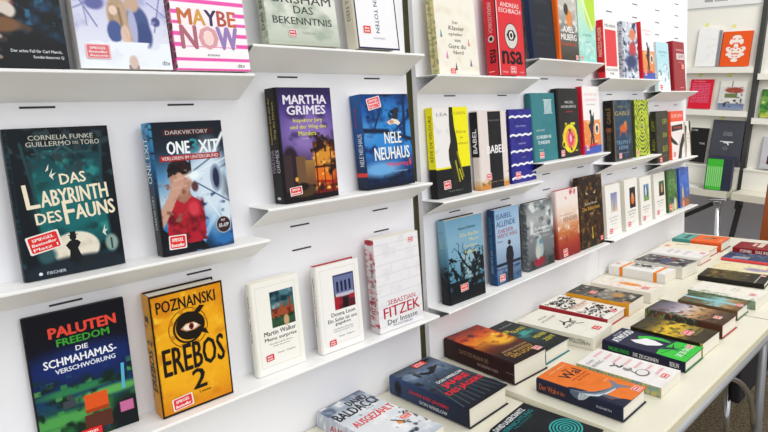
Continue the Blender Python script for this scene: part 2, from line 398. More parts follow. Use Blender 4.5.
# ------------------------------------------------------------------ folding tables in front of the wall
def table(x0, x1, y0, y1, z, label, leg_x, wallslope=0.0, braced=True):
    root = empty('folding_table', TR((x0+x1)/2, (y0+y1)/2, 0)); tag(root, label, 'table', 'cream tables with grey rails')
    I = root.matrix_world.inverted()
    def P(mb, name, m, **k):
        mb.v = [tuple(I @ Vector(v)) for v in mb.v]; return mb.build(name, m, root, **k)
    mb = MB(); n = [(x0, y0), (x1, y0), (x1, y1+wallslope), (x0, y1)]
    mb.add([(x, y, z-0.018) for x, y in n]+[(x, y, z) for x, y in n], [(0,3,2,1),(4,5,6,7),(0,1,5,4),(1,2,6,5),(2,3,7,6),(3,0,4,7)])
    P(mb, 'tabletop', M['table'], bevel=0.0015)
    mb = MB(); mb.box((x0+0.001, y0-0.004, z-0.019), (x1-0.001, y0, z-0.001)); P(mb, 'edge_band', M['edge'])
    mb = MB(); mb.tube([(x0+0.01, y0+0.012, z-0.036), (x1-0.01, y0+0.012, z-0.036)], 0.0165, 16); P(mb, 'rail', M['rail'], smooth=True)
    for lx in leg_x:
        for ly in (y0+0.05, y1-0.05):
            mb = MB(); mb.tube([(lx+0.04, ly, z-0.03), (lx-0.05, ly, 0.012)], 0.0135, 16); l = P(mb, 'leg', M['leg'], smooth=True)
            mb = MB(); mb.tube([(lx-0.05, ly, 0.014), (lx-0.05, ly, 0.0)], 0.018, 12); f = P(mb, 'rubber_foot', M['black']); f.parent = l; f.matrix_parent_inverse = Matrix.Identity(4)
        mb = MB(); mb.tube([(lx-0.03, y0+0.05, 0.15), (lx-0.03, y1-0.05, 0.15)], 0.010, 12); P(mb, 'crossbar', M['leg'])
        for ly in (y0+0.05, y1-0.05) if braced else ():
            a = [(lx+dx, ly, zz) for dx, zz in ((-.44, .715), (-.39, .662), (-.329, .632), (-.28, .612), (-.228, .585), (-.18, .555), (-.135, .518), (-.10, .48), (-.076, .44), (-.06, .40), (-.052, .36))]
            mb = MB(); mb.tube(a, 0.008, 12); P(mb, 'curved_brace', M['chrome'], smooth=True)
table(0.02, 1.000, 0.417, 0.989, ZTABL, 'cream table section at the near left, under the book with the striped dark cover', (0.55, 0.90))
table(1.003, 1.853, 0.417, 0.992, ZTAB, 'cream table section in the middle, under the orange whale book', (1.08,), 0.033, False)
table(1.861, 2.965, 0.430, 1.026, ZTAB, 'cream table section at the far end, under the dark red book', (1.99, 2.88), 0.043)
# chair pushed under the table
ch = empty('chair', TR(2.36, 0.82, 0)); tag(ch, 'black chair pushed under the far table, its back towards the aisle', 'chair')
mb = MB(); mb.box((-0.22, -0.22, 0.41), (0.22, 0.12, 0.45)); mb.build('seat', M['black'], ch, bevel=0.015)
mb = MB(); mb.box((-0.24, -0.25, 0.33), (0.24, -0.215, 0.69)); mb.build('backrest', M['black'], ch, bevel=0.01)
for sx in (-0.2, 0.2):
    for sy in (-0.2, 0.1):
        mb = MB(); mb.tube([(sx, sy, 0.42), (sx*1.06, sy, 0.0)], 0.011, 12); mb.build('leg', M['chrome'], ch, smooth=True)

# ------------------------------------------------------------------ the tilted display stands at the back
PH = 0.10; XD = 4.10
def dm(s, h, n):      # point in the leaning frame: s to the right, h up, n towards the room
    return Matrix(((0, 0, -1, XD-n), (-math.cos(PH), -math.sin(PH), 0, 1.5-s*math.cos(PH)-h*math.sin(PH)),
                   (-math.sin(PH), math.cos(PH), 0, 0.8-s*math.sin(PH)+h*math.cos(PH)), (0, 0, 0, 1)))
def dbox(mb, s0, s1, h0, h1, n0, n1, mi=0): mb.box((s0, h0, n0), (s1, h1, n1), mi)
def stand(s0, s1, ledges, base_h, label, counter_label):
    root = empty('display_stand', dm(0, 0, 0)); tag(root, label, 'display stand', 'cream display stands at the back')
    mb = MB(); dbox(mb, s0, s1, 0.0895, 1.24, -0.02, 0.0); mb.build('back_panel', M['cream'], root)
    mb = MB(); dbox(mb, s0, s1, 1.252, 1.62, -0.02, 0.012); mb.build('header_board', M['wall'], root)
    for h in ledges:
        mb = MB(); dbox(mb, s0, s1, h-0.032, h, 0.0, 0.045); dbox(mb, s0, s1, h-0.032, h+0.006, 0.045, 0.049)
        mb.build('ledge', M['cream'], root)
    mb = MB(); dbox(mb, s0, s1, 0.0895, base_h, 0.0005, 0.06); dbox(mb, s0, s1, base_h-0.01, base_h, 0.06, 0.066); mb.build('book_trough', M['cream'], root)
    r2 = empty('counter', dm(0, 0, 0)); tag(r2, counter_label, 'counter', 'cream counters at the back')
    mb = MB(); dbox(mb, s0, s1, 0.045, 0.0885, -0.02, 0.24); mb.build('countertop', M['table'], r2)
    return root, r2
st1, ct1 = stand(-0.62, 0.345, (0.862, 0.585), 0.225, 'cream display stand at the back with the orange ornament book', 'cream counter at the back under the bright green books')
st2, ct2 = stand(0.3755, 1.35, (0.82, 0.545), 0.225, 'cream display stand at the right edge, right of the dark upright', 'cream counter at the right edge of the picture')
mb = MB(); dbox(mb, 0.346, 0.374, -0.05, 1.62, -0.05, 0.03); o = mb.build('stand_upright', M['darkbar']); o.matrix_world = dm(0, 0, 0)
tag(o, 'dark steel upright between the two cream display stands', 'post')
# chrome leg with clamp head under the counter
lg = empty('support_tube', TR(3.90, 1.208, 0)); tag(lg, 'chrome tube leg with a clamp head under the back counter', 'support tube')
mb = MB(); mb.tube([(0, 0, 0), (0.0, 0.0, 0.78)], 0.019, 16); mb.build('tube', M['chrome'], lg, smooth=True)
mb = MB(); mb.tube([(0, 0, 0.765), (0, 0, 0.805)], 0.028, 16); mb.tube([(-0.02, 0.05, 0.80), (-0.02, -0.06, 0.80)], 0.012, 10); mb.build('clamp', M['chrome'], lg, smooth=True)
# grey partition and dark braces below the counter
mb = MB(); mb.box((4.34, -2.2, 0.0), (4.38, 3.2, 0.78)); tag(mb.build('grey_partition', M['greyboard']), 'grey partition board standing below and behind the back counters', 'partition')
mb = MB(); mb.tube([(4.22, 2.05, 0.33), (4.07, 1.23, 0.775)], 0.020, 4); tag(mb.build('brace_bar', M['darkbar']), 'dark steel brace running diagonally under the counter, left of the chrome leg', 'brace')
mb = MB(); mb.tube([(4.10, 1.285, 0.0), (4.10, 1.136, 0.74)], 0.020, 4); tag(mb.build('brace_bar', M['darkbar']), 'dark slanting steel bar right of the chrome leg under the counter', 'brace')
# brown chair back at the right edge
cb = empty('chair', TR(3.30, 0.60, 0)); tag(cb, 'chair with a reddish brown wooden back at the right edge of the picture', 'chair')
mb = MB(); mb.add([(-0.01, -0.20, 0.42), (-0.01, 0.245, 0.42), (-0.01, 0.19, 0.99), (-0.01, -0.15, 0.99), (0.01, -0.20, 0.42), (0.01, 0.245, 0.42), (0.01, 0.19, 0.99), (0.01, -0.15, 0.99)],
    [(0,1,2,3),(4,7,6,5),(0,4,5,1),(1,5,6,2),(2,6,7,3),(3,7,4,0)]); mb.build('backrest', M['orangewood'], cb, bevel=0.006)
mb = MB(); mb.box((0.012, -0.20, 0.42), (0.40, 0.20, 0.45)); mb.build('seat', M['orangewood'], cb, bevel=0.008)
for a, b in ((0.02, -0.18), (0.02, 0.18), (0.37, -0.18), (0.37, 0.18)):
    mb = MB(); mb.tube([(a+0.01, b, 0.43), (a+0.01, b, 0.0)], 0.011, 12); mb.build('leg', M['chrome'], cb, smooth=True)

# ------------------------------------------------------------------ covers
T, R_, E_, P_, L_, O_ = 'T', 'R', 'E', 'P', 'L', 'O'
CV = {}   # key: (front sheet, spine sheet, spine ground, board colour, hard, stickers, label)
def cv(key, label, front, spine=None, sbg='202020', board='202020', hard=True, st=()):
    CV[key] = (front, spine, sbg, board, hard, st, label)
BS = (0.5, 0.08, 0.020, 0.014)
# --- left wall, upper shelf
cv('body', 'dark blue black book at the top left corner with small white print',
   ['0b1016', ('n','1a4260',4,.45,.3,4,.3,.18,1,1), ('n','2a6488',8,.56,.15,6,.35,.3,1,.6), ('e',.30,.50,.16,.09,'caa48c',.3), ('n','a83040',7,.55,.12,2,.15,.42,.55,.7), ('e',.34,.39,.13,.06,'d8cdc0',.3),
    ('l',.0,.33,.3,.34,.06,'3c322c'), ('l',.3,.34,.58,.27,.06,'4a382a'), ('l',.0,.26,.35,.24,.07,'2e2a28'), ('e',.3,.29,.2,.05,'7a5438',.4), ('l',.0,.18,.3,.19,.05,'3a302a'), ('l',.0,.1,.22,.12,.05,'2e2622'),('e',.22,.21,.06,.018,'a89a90'),('e',.16,.14,.05,.015,'98887c'),('e',.2,.07,.05,.015,'8c7c70'),
    (T,'Der achte Fall für Carl Mørck,',.66,.115,.56,.024,'dfe4e6'), (T,'Sonderdezernat Q',.78,.075,.34,.024,'dfe4e6')], None, '10161c', '10161c')
cv('winter', 'pale lavender book with a girl and boy in snow, beside the pink striped book',
   ['cfd0ea', ('g','eef4fa','dfe2f2','cfd0ea','c2c2e2','d0d0ea'), ('n','b0b2d8',5,.5,.3,3,0,.25,1,1), ('l',.02,.55,.22,.30,.012,'7c82b4'), ('l',.0,.42,.25,.50,.012,'8c90bc'), ('l',.1,.5,.12,.3,.008,'8c90bc'), ('e',.22,.47,.10,.05,'6468a4',.4),
    ('l',.95,.55,.84,.28,.010,'6f78b0'), ('l',1,.4,.8,.5,.008,'6f78b0'), ('e',.87,.36,.05,.035,'4c5088',.3), ('n','8c90c4',9,.66,.08,3,.75,.3,1,.6),
    ('e',.66,.33,.13,.14,'46588c',.2), ('e',.72,.25,.09,.10,'3c4c80',.3), ('e',.62,.48,.08,.06,'c8a890',.3), ('e',.6,.30,.05,.14,'b0b4d4',.3),
    ('e',.45,.40,.11,.13,'b89c80',.25), ('l',.40,.46,.37,.26,.03,'a88c70'), ('l',.50,.46,.56,.22,.035,'c0a488'), ('l',.47,.44,.50,.2,.02,'8c745c'), ('e',.41,.425,.045,.035,'e8cdbc',.2), ('e',.40,.27,.08,.08,'4a5c94',.2), ('e',.51,.25,.05,.07,'e2c4b2',.25), ('l',.5,.3,.55,.18,.025,'dcbca8'),
    ('n','f0f6fb',4,.34,.1,5,0,0,1,.20), ('r',.5,0,.62,.03,'8c7c7c'),('e',.56,.05,.05,.05,'d8c0b4',.3),(T,'dtv',.93,.05,.09,.035,'5a6070')], ['c9c6c4'], 'c9c6c4', 'dcdad8', False, ((.20,.12,.034,.022,0,'f2c0c4','e0707a','Autorin'),))
_mb = ['fbf7f8']+[('r',0,y,1,y+.032,'f05ab0') for y in (-.018,.075,.19,.28,.37,.455,.55,.64,.73,.82,.91)]
cv('maybe', 'white book with pink stripes and large multicoloured letters', _mb+[
   ('r',.06,.135,.94,.18,'fbf7f8'),('r',.1,.2,.83,.51,'fbeef2'),
   (T,'M',.175,.435,.17,.125,'c4703c',0,.03),(T,'A',.36,.435,.16,.125,'d6a24c',0,.03),(T,'Y',.52,.435,.15,.125,'39305a',0,.03),(T,'B',.67,.435,.12,.125,'b5524a',0,.03),(T,'E',.81,.435,.11,.125,'c8663c',0,.03),
   (T,'N',.20,.27,.2,.185,'b06a78',0,.03),(T,'O',.46,.27,.24,.185,'dfa0a8',0,.03),(T,'W',.72,.27,.28,.185,'9a80b8',0,.03),(E_,.46,.27,.06,.05,'f8d8d0'),
   (T,'ROMAN',.5,.128,.16,.016,'303030'),(T,'dtv',.87,.045,.1,.03,'202020')],
   ['e89ac0','f8f0f2',('n','2c2422',2,.5,.2,2)][:1]+[('n','3a2c30',3,.5,.15,2),('r',0,.07,1,.1,'f05ab0'),('r',0,.19,1,.22,'f05ab0'),('r',0,.28,1,.31,'f05ab0'),(T,'MAYBE NOW',.5,.5,.5,.42,'ffffff',90)], 'f6eef0', 'f6eef0', False)
cv('grisham', 'pale grey green book with dark serif style title on the upper shelf, second section',
   ['d3d9cc', ('g','b9c2b2','dfe2d6','e8e8de','d8dccd'), ('n','a7b2a0',4,.5,.3,2), ('r',0,0,1,.035,'b8c0ae'), (T,'GRISHAM',.5,.43,.86,.085,'4c4f48'), (T,'DAS',.52,.33,.27,.072,'3c4240'), (T,'BEKENNTNIS',.5,.225,.82,.068,'3c4240'),
    (T,'THRILLER',.56,.115,.2,.022,'9aa296')], ['aab49c','cdd3c4'][:1]+[('n','cdd3c4',2,.4,.3),(T,'DAS BEKENNTNIS',.5,.5,.72,.4,'444a42',90)], 'b0b8a4', 'c4cab8', False, ((.33,.105,.017,.014,0,'f2ece8','c8283c'),))
cv('toten', 'white book with a thin navy frame and a title printed sideways on the upper shelf',
   ['f3f2f4', (R_,.02,0,.98,.018,'23264a'), (R_,.02,0,.045,1,'23264a'), (R_,.955,0,.98,1,'23264a'), (T,'DEN TOTEN',.5,.38,.42,.085,'4a4c6c',-90), (T,'ROMAN',.52,.115,.26,.018,'9c9ca8'),
    ], ['e6e0cc',(T,'DEN TOTEN',.5,.5,.4,.3,'8a8468',90)], 'e6e0cc', 'e2dece', True, ((.25,.2,.019,.015,0,'e8483c','e2402c'),))
# --- left wall, second row
cv('laby', 'dark teal book with pale fantasy lettering, a full moon and a cloaked figure', ['0e3a40',
    ('g','0c1c24','135a5e','17706e','114a50','0c1820'), ('n','0a1418',4,.52,.2,3), ('n','2c8a86',6,.58,.2,12,.1,.25,.9,.85), ('l',.14,.98,.28,.80,.018,'24444a'),('l',.5,.97,.5,.88,.02,'2a484c'),('l',.5,.88,.38,.82,.015,'3a5a5c'),('l',.5,.88,.62,.82,.015,'3a5a5c'),('l',.9,.95,.75,.82,.018,'24444a'), ('e',.06,.5,.11,.6,'0c151c',.4), ('e',.97,.5,.10,.6,'0c151c',.4), ('r',0,.88,1,1,'0c141a'),
    ('n','2a3c40',9,.55,.12,8,0,.6,1,1), ('e',.52,.47,.34,.2,'15686a',.6), ('e',.5,.17,.245,.115,'e7e0cc',.08), ('n','cfc6b2',6,.55,.3,4,.28,.08,.74,.27), ('e',.5,.035,.55,.085,'18242c',.3),
    ('l',.1,.9,.2,.4,.02,'20444a'), ('l',.9,.9,.82,.4,.02,'20444a'), ('l',.2,.83,.8,.83,.015,'244a50'), ('e',.88,.17,.07,.06,'8ba49c',.4), ('l',.88,.13,.88,.2,.012,'1a2a2c'), ('l',.2,.12,.2,.18,.02,'101c20'),('e',.2,.15,.09,.05,'2e565a',.6),
    (P_,[(.44,.085),(.455,.16),(.42,.2),(.46,.225),(.5,.235),(.545,.225),(.57,.205),(.535,.17),(.575,.085)],'14181a'), (E_,.5,.25,.034,.022,'14181a'), (R_,.455,.262,.55,.268,'14181a'), (R_,.475,.265,.53,.288,'14181a'),(L_,[(.5,.09),(.49,.04)],.018,'14181a'),(L_,[(.53,.09),(.53,.04)],.018,'14181a'),
    (T,'CORNELIA FUNKE',.53,.935,.62,.032,'b9bcae'), (T,'GUILLERMO',.40,.893,.42,.032,'b9bcae'),(T,'DEL',.66,.893,.06,.018,'b9bcae'),(T,'TORO',.80,.893,.19,.034,'b9bcae'),
    (T,'DAS',.58,.655,.25,.072,'efe4c8',3,.02), (T,'L',.17,.555,.12,.16,'efe4c8',4,.02),(T,'ABYRINTH',.58,.54,.66,.105,'efe4c8',3,.03), (T,'DES',.30,.405,.24,.075,'efe4c8',3,.02), (T,'F',.50,.425,.10,.16,'efe4c8',3,.02),(T,'AUNS',.76,.425,.40,.10,'efe4c8',3,.03),
    (P_,[(.36,.68),(.4,.73),(.385,.69),(.43,.7),(.39,.675),(.4,.65)],'e6e2d0'), (P_,[(.80,.25),(.84,.31),(.83,.27),(.86,.27),(.83,.25),(.84,.22)],'d6dcd0'), (P_,[(.33,.71),(.37,.76),(.36,.72)],'e6e2d0'),
    (T,'FISCHER',.30,.035,.18,.02,'c6d0d4'), (E_,.15,.037,.018,.011,'d8e4ea')], ['0d1a20',('n','16404a',2,.5,.3)], '0d1a20', '0b1218', True, ((.225,.245,.044,.028,10,'f0e8e0','e02a2c','Platz 1'),))
cv('exit', 'book with a boy in a red shirt against a blue white tunnel of light', ['2a3c52',
    ('g','10203a','2e6ea8','b8cfe0','4a86b4','1a2634','101822'), ('e',.62,.55,.4,.2,'bcd4e8',.8), ('l',.6,.55,1,.9,.03,'eaf2f8'), ('l',.6,.55,1,.65,.02,'1c2a40'), ('l',.6,.5,1,.45,.02,'5a9cd0'), ('e',.82,.55,.1,.12,'e8eef4',.3), ('e',.84,.55,.05,.08,'2a2c4a',.3), ('e',.94,.42,.06,.16,'1c2230',.4),
    ('l',.45,.0,.75,.25,.05,'7fb4e0'), ('l',.6,0,.95,.2,.04,'14304e'), ('e',.85,.1,.2,.1,'2c6ca8',.6),('e',.93,.28,.08,.12,'d8e4ec',.5),
    ('e',.75,.5,.22,.3,'d4e4f0',.9), ('l',.5,.62,1,.78,.012,'24344c'),('l',.5,.60,1,.7,.010,'eaf2f8'),('l',.55,.52,1,.35,.012,'2c4c78'),('l',.6,.45,.95,.12,.014,'dcecf6'),('e',.83,.55,.09,.11,'8c9cb4',.2),('e',.83,.55,.05,.08,'262a48',.3),('n','1c3c68',6,.62,.1,9,.5,0,1,.45),
    ('p',[(0,0),(0,.2),(.1,.14),(.5,.1),(.62,0)],'0e1118'), ('p',[(.04,.08),(.06,.30),(.14,.40),(.26,.45),(.42,.44),(.54,.39),(.60,.28),(.60,.12),(.5,.07)],'b41e30'), ('n','6c0e1c',5,.5,.2,5,.05,.08,.6,.42), ('e',.45,.33,.08,.06,'d43c48',.6),
    ('p',[(.2,.42),(.22,.52),(.40,.52),(.44,.43),(.32,.38)],'a87460'), ('e',.31,.565,.155,.125,'b88a76',.12), ('p',[(.13,.58),(.15,.68),(.25,.72),(.40,.715),(.48,.66),(.47,.59),(.42,.63),(.3,.64),(.2,.60)],'2c1e1c'), ('n','1a1214',6,.5,.1,5,.13,.6,.48,.72),
    ('p',[(.0,.22),(.0,.36),(.10,.44),(.16,.52),(.24,.60),(.30,.62),(.34,.60),(.36,.54),(.32,.49),(.24,.44),(.14,.34)],'c89c88'), ('l',.22,.56,.40,.585,.018,'d4aa96'), ('l',.22,.53,.41,.55,.018,'c89884'), ('l',.20,.50,.38,.515,.018,'d0a490'), ('n','8c5c4c',7,.58,.1,3,.0,.22,.42,.6),
    ('e',.50,.585,.09,.035,'f0faff',.9), ('l',.38,.585,.66,.60,.008,'e8f6ff'), ('e',.50,.5,.05,.04,'5a3a38',.4), ('e',.15,.05,.2,.03,'1a1c24',.5),
    (R_,.17,.895,.86,.945,'3a1c20'), (T,'DARKVIKTORY',.5,.92,.58,.03,'c8b8b4'), (T,'ONE',.36,.805,.30,.095,'eef4f6',0,.04),(T,'XIT',.78,.805,.28,.095,'eef4f6',0,.04),(T,'3',.575,.815,.1,.1,'2e8c94',0,.04),
    (R_,.1,.705,.93,.75,'a02830'), (T,'VERLOREN IM UNTERGRUND',.515,.728,.78,.026,'f0dcd8'),
    (E_,.87,.17,.11,.068,'3a2228'), (O_,.87,.17,.11,.068,.008,'c8c8c8'), (T,'MIT',.87,.205,.06,.018,'e8e8e8'), (T,'AR-APP',.87,.165,.15,.032,'e8e8e8')], 
    ['1c4c74',('g','0e1014','101418','1a5a8c','4aa4d4'),('n','101820',3,.55,.2),(T,'ONE EXIT',.45,.72,.34,.55,'d8f0fa',90),(T,'DARKVIKTORY',.5,.33,.26,.3,'b8c8d0',90),(T,'C',.5,.06,.02,.3,'e0e0e0')], '16405e', '10141c', True, ((.2,.095,.030,.024,-2,'f4f0ec','e03830'),))
cv('grimes', 'dark purple book with a lamplit street corner and large white author name', ['2c2148',
    ('g','1c1214','2a1c24','3c2c50','54408c','4a3a86','241a40'), ('e',.5,.6,.5,.2,'8a70b4',.9), ('n','3a2c60',3,.5,.3,3,0,.5,1,1),
    ('r',.55,.05,1,.52,'5a2c14'), ('G',.55,.05,1,.42,'7a1c14','c06020'), ('e',.74,.38,.18,.13,'d89030',.4), ('e',.74,.22,.22,.1,'e0701c',.5), ('n','f8c050',9,.58,.12,5,.5,.08,1,.46), ('l',.55,.29,.98,.29,.02,'2c1010'), ('l',.58,.16,.98,.14,.025,'a81c18'), ('l',.6,.05,.6,.45,.015,'1c0c0c'),('l',.75,.05,.75,.3,.012,'2c1010'),('l',.9,.05,.9,.5,.012,'2c1010'),('n','2a1410',7,.55,.15,9,.5,.05,1,.6),
    ('e',.12,.35,.14,.14,'2a1c28',.3), ('r',0,.1,.14,.42,'3c2c30'), ('r',.22,.15,.4,.4,'705038'), ('G',.38,.14,.56,.36,'6a4830','a07840'), ('e',.32,.09,.24,.055,'4a3620',.3), ('e',.3,.13,.12,.035,'1a1410',.3), ('e',.2,.2,.03,.02,'f0b040'), ('r',0,0,1,.035,'140e12'),
    (T,'MARTHA',.51,.895,.78,.076,'e6e0ec',0,.03), (T,'GRIMES',.52,.803,.70,.076,'e6e0ec',0,.03), (T,'Inspektor Jury',.53,.71,.54,.044,'e0d848',0,.01), (T,'und der Weg des',.53,.652,.66,.044,'e0d848',0,.01), (T,'Mörders',.5,.598,.32,.040,'e0d848',0,.01), (T,'ROMAN',.46,.552,.12,.012,'c8c0d0')],
    ['14100f',(T,'MARTHA',.3,.37,.2,.28,'8c8492',90),(T,'GRIMES',.68,.37,.2,.28,'b8b0c0',90),(T,'Inspektor Jury und der',.35,.72,.40,.16,'c8b43c',90),(T,'Weg des Mörders',.66,.72,.32,.16,'c8b43c',90),('E',.5,.045,.16,.012,'c8c8c8')], '15100f', '120d0e', True, ((.2,.1,.029,.017,4,'f2eeea','e03038'),))
cv('neuhaus', 'blue book with bare branches, a white bird and tall white author name', ['1c4c90',
    ('g','0c1830','1c3c78','2a78c4','58a0dc','1c5cac','143a78'), ('e',.6,.62,.4,.3,'2f86d0',.8), ('n','0f2c60',4,.5,.3,4), ('l',0,.62,.5,.6,.05,'10203c'), ('l',.4,.6,1,.5,.04,'10203c'), ('l',.9,1,.85,.52,.04,'142a50'), ('l',.2,.6,.35,.8,.025,'14284a'), ('l',.6,.58,.98,.75,.02,'14284a'), ('n','0c1c38',7,.55,.15,6,0,.75,1,1),
    ('G',0,0,1,.07,'0c1424','142444'), ('n','101c34',9,.45,.1,2,0,.04,1,.16), ('e',.3,.2,.4,.08,'6aa8dc',.8),('n','142a4c',8,.55,.1,3,0,.06,1,.14),
    (P_,[(.50,.70),(.62,.735),(.73,.72),(.79,.685),(.74,.66),(.66,.68),(.55,.67)],'e8dccc'), (P_,[(.62,.735),(.66,.82),(.72,.86),(.79,.84),(.745,.78),(.73,.72)],'2a2c30'), (P_,[(.5,.70),(.46,.705),(.5,.69)],'c06840'),(E_,.6,.70,.05,.02,'d09078'),
    (T,'NELE',.60,.53,.36,.12,'f0f0ec',0,.02), (T,'NEUHAUS',.56,.365,.74,.135,'f0f0ec',0,.02), (T,'Muttertag',.66,.235,.46,.06,'e83a4c'), (T,'Kriminalroman',.7,.165,.3,.022,'9cc0e0'), (E_,.93,.25,.02,.04,'e04838')],
    ['1a4684',('g','101c30','1c4c8c','225c9c'),('r',0,.135,1,.175,'e03a30'),(T,'NELE NEUHAUS',.62,.42,.34,.4,'dfe8f0',90),(T,'Muttertag',.4,.76,.2,.26,'b03050',90)], '1a4684', '142848', False, ((.26,.905,.040,.026,12,'f4dcdc','e8606c','Nr. 1'),))
# --- left wall, lowest row
_px = ['0c1020', ('g','123c20','1e5a2c','123c5c','0e1e50','0a0e20','0a0c16','0a0c16')]
_rs = random.Random(5)
for _i in range(70):
    _x, _y = _rs.randint(0, 15)/16, _rs.randint(0, 14)/26; _px.append(('r', _x, _y, _x+.0625, _y+.038, _rs.choice(['1c6430','1c5c2c','2f8040','134022','1a4460','4c9050','0f2a30','10301c'])))
cv('palu', 'dark navy book with red and green title letters over a blocky green landscape', _px+[('e',.2,.2,.5,.05,'4c9c4c',.8),('e',.75,.32,.4,.035,'5cac54',.8),('e',.4,.4,.4,.03,'2c7c4c',.8),('n','0c2418',6,.56,.15,4,0,0,1,.5),('e',.5,.6,.6,.12,'152a6a',.8),('e',.9,.1,.2,.15,'0c1418',.5),('r',.25,.28,.37,.33,'3c444c'),('r',.29,.34,.35,.37,'3c444c'),
    ('r',.46,.19,.70,.335,'e0561c'),('r',.46,.19,.70,.215,'a83c14'),('r',.44,.06,.72,.18,'5a2c20'),('r',.50,.02,.66,.06,'2a2a34'),('r',.82,.12,.96,.2,'c86c9c'),
    (T,'PALUTEN',.56,.855,.66,.075,'e84a38',1,.05), (T,'FREEDOM',.55,.775,.52,.052,'3c9c34',1,.03), (T,'DIE',.52,.705,.12,.035,'eef0f6',0,.02), (T,'SCHMAHAMAS-',.50,.635,.72,.058,'f2f4f8',1,.02), (T,'VERSCHWÖRUNG',.54,.572,.60,.042,'dfe6f2',1,.02),
    ('L',[(.88,.3),(.9,.5)],.035,'5ab4d8')], ['141216',('n','6a2c28',2,.6,.2)], '141216', '14141c', True, ((.5,.035,.030,.018,0,'e02828','e02828'),))
cv('erebos', 'orange yellow book with a black frame, an eye in a cogwheel and heavy black title', ['e8a010',
    ('g','d07a08','efa814','f2b01a','e89c10','d88808'), ('n','c06808',3,.55,.25,4), ('n','f8c838',5,.6,.2,9), ('e',.5,.5,.45,.4,'f2ae18',1.2),
    (R_,0,0,1,.016,'17120c'), (R_,0,.984,1,1,'17120c'), (R_,0,0,.022,1,'17120c'), (R_,.978,0,1,1,'17120c'),
    (O_,.47,.68,.27,.165,.012,'6a4408'), (O_,.47,.68,.21,.13,.03,'2c2008')]+
    [(R_,.47+.24*math.cos(a)-.03,.68+.15*math.sin(a)-.018,.47+.24*math.cos(a)+.03,.68+.15*math.sin(a)+.018,'c88410') for a in (.3,1.1,1.9,2.7,3.5,4.3,5.1,5.9)]+[
    (E_,.5,.69,.20,.115,'1a120a'), (P_,[(.36,.68),(.44,.715),(.55,.715),(.64,.67),(.55,.65),(.44,.65)],'c88c60'), (E_,.50,.683,.10,.026,'efe4d8'), (E_,.51,.684,.035,.027,'7a1c14'), (E_,.51,.684,.015,.012,'0c0808'),(P_,[(.32,.72),(.5,.755),(.68,.72),(.66,.70),(.5,.73),(.36,.70)],'1a120a'),
    (P_,[(.55,.79),(.65,.84),(.72,.83),(.64,.78)],'1a120a'),(P_,[(.62,.62),(.74,.58),(.7,.64)],'1a120a'),
    (T,'POZNANSKI',.48,.895,.80,.095,'17120c',0,.015), (T,'EREBOS',.51,.44,.84,.225,'17120c',0,.03), (T,'2',.54,.235,.18,.165,'17120c',0,.03), (T,'Loewe',.60,.12,.16,.022,'2c2008')],
    ['d89410',('g','d08808','e4a414','d89410'),('n','a86808',2,.6,.2),(T,'EREBOS 2',.5,.42,.42,.55,'1c150c',90,.06),(R_,.3,.78,.7,.83,'1c150c')], 'd89410', '18130e', True, ((.28,.085,.036,.022,4,'f2eee8','dd3340'),))
_dg = [(R_,.10,.08,.91,.083,'c8c4b8'),(R_,.10,.94,.91,.943,'c8c4b8'),(R_,.10,.08,.104,.943,'c8c4b8'),(R_,.906,.08,.91,.943,'c8c4b8')]
cv('walker', 'white book with a painting of a red brick manor under a green blue sky', ['f4f2ea',
    ('G',.34,.48,.86,.87,'2c4a2c','4a7c8c'), ('n','9ab0b8',4,.5,.2,3,.34,.68,.86,.87), ('r',.36,.58,.84,.68,'a04c30'), ('r',.55,.6,.6,.73,'a0502c'), ('r',.74,.62,.78,.78,'8c4428'), ('l',.70,.72,.70,.64,.012,'8c4428'),('l',.45,.70,.45,.64,.012,'8c4428'),('n','6a2c1c',9,.5,.1,3,.36,.57,.84,.68),('n','1a3c28',6,.55,.15,11,.34,.56,.60,.64),('n','14303c',4,.5,.2,9,.34,.74,.86,.87), ('n','1c341c',7,.5,.2,4,.34,.48,.86,.6), ('e',.66,.53,.06,.06,'c8a078',.4)]+_dg+[
    (T,'Martin Walker',.53,.435,.66,.05,'222222',0,.005), (T,'Menu surprise',.53,.365,.66,.05,'222222',0,.005), (T,'Der elfte Fall für Bruno,',.53,.315,.48,.018,'666666'), (T,'Chef de police',.53,.285,.34,.018,'666666'), (T,'Roman · Diogenes',.62,.20,.36,.02,'555555')],
    ['eceadf',(T,'Martin Walker  Menu surprise',.5,.62,.5,.34,'4a4a4a',90)], 'eceadf', 'ece9dc', True, ((.27,.175,.017,.0125,3,'d8303c','d8303c'),))
cv('leon', 'white book with a picture of arched Venetian windows over red flowers', ['f4f2ee',
    ('G',.34,.46,.86,.86,'5a1c20','39406a'), ('r',.36,.64,.84,.84,'6a74a0'), ('r',.42,.66,.47,.78,'1c1e38'), ('r',.52,.66,.57,.78,'1c1e38'), ('r',.62,.66,.67,.78,'1c1e38'), ('r',.72,.66,.77,.78,'1c1e38'), ('r',.38,.60,.84,.64,'c4bcc8'), ('n','a82030',6,.48,.15,5,.34,.46,.86,.61), ('r',.54,.46,.68,.58,'1c1418')]+_dg+[
    (T,'Donna Leon',.56,.415,.56,.045,'222222',0,.005), (T,'Ein Sohn ist uns',.53,.35,.68,.042,'222222',0,.005), (T,'gegeben',.53,.30,.36,.042,'222222',0,.005), (T,'Commissario Brunettis',.53,.245,.46,.018,'777777'), (T,'achtundzwanzigster Fall',.53,.215,.46,.018,'777777'),(T,'Roman · Diogenes',.6,.15,.36,.02,'555555')],
    ['eeebe4',(T,'Donna Leon  Ein Sohn ist uns gegeben',.5,.6,.56,.3,'5a5a5a',90)], 'eeebe4', 'a83038', True, ((.26,.10,.017,.0125,3,'d8303c','d8303c'),))
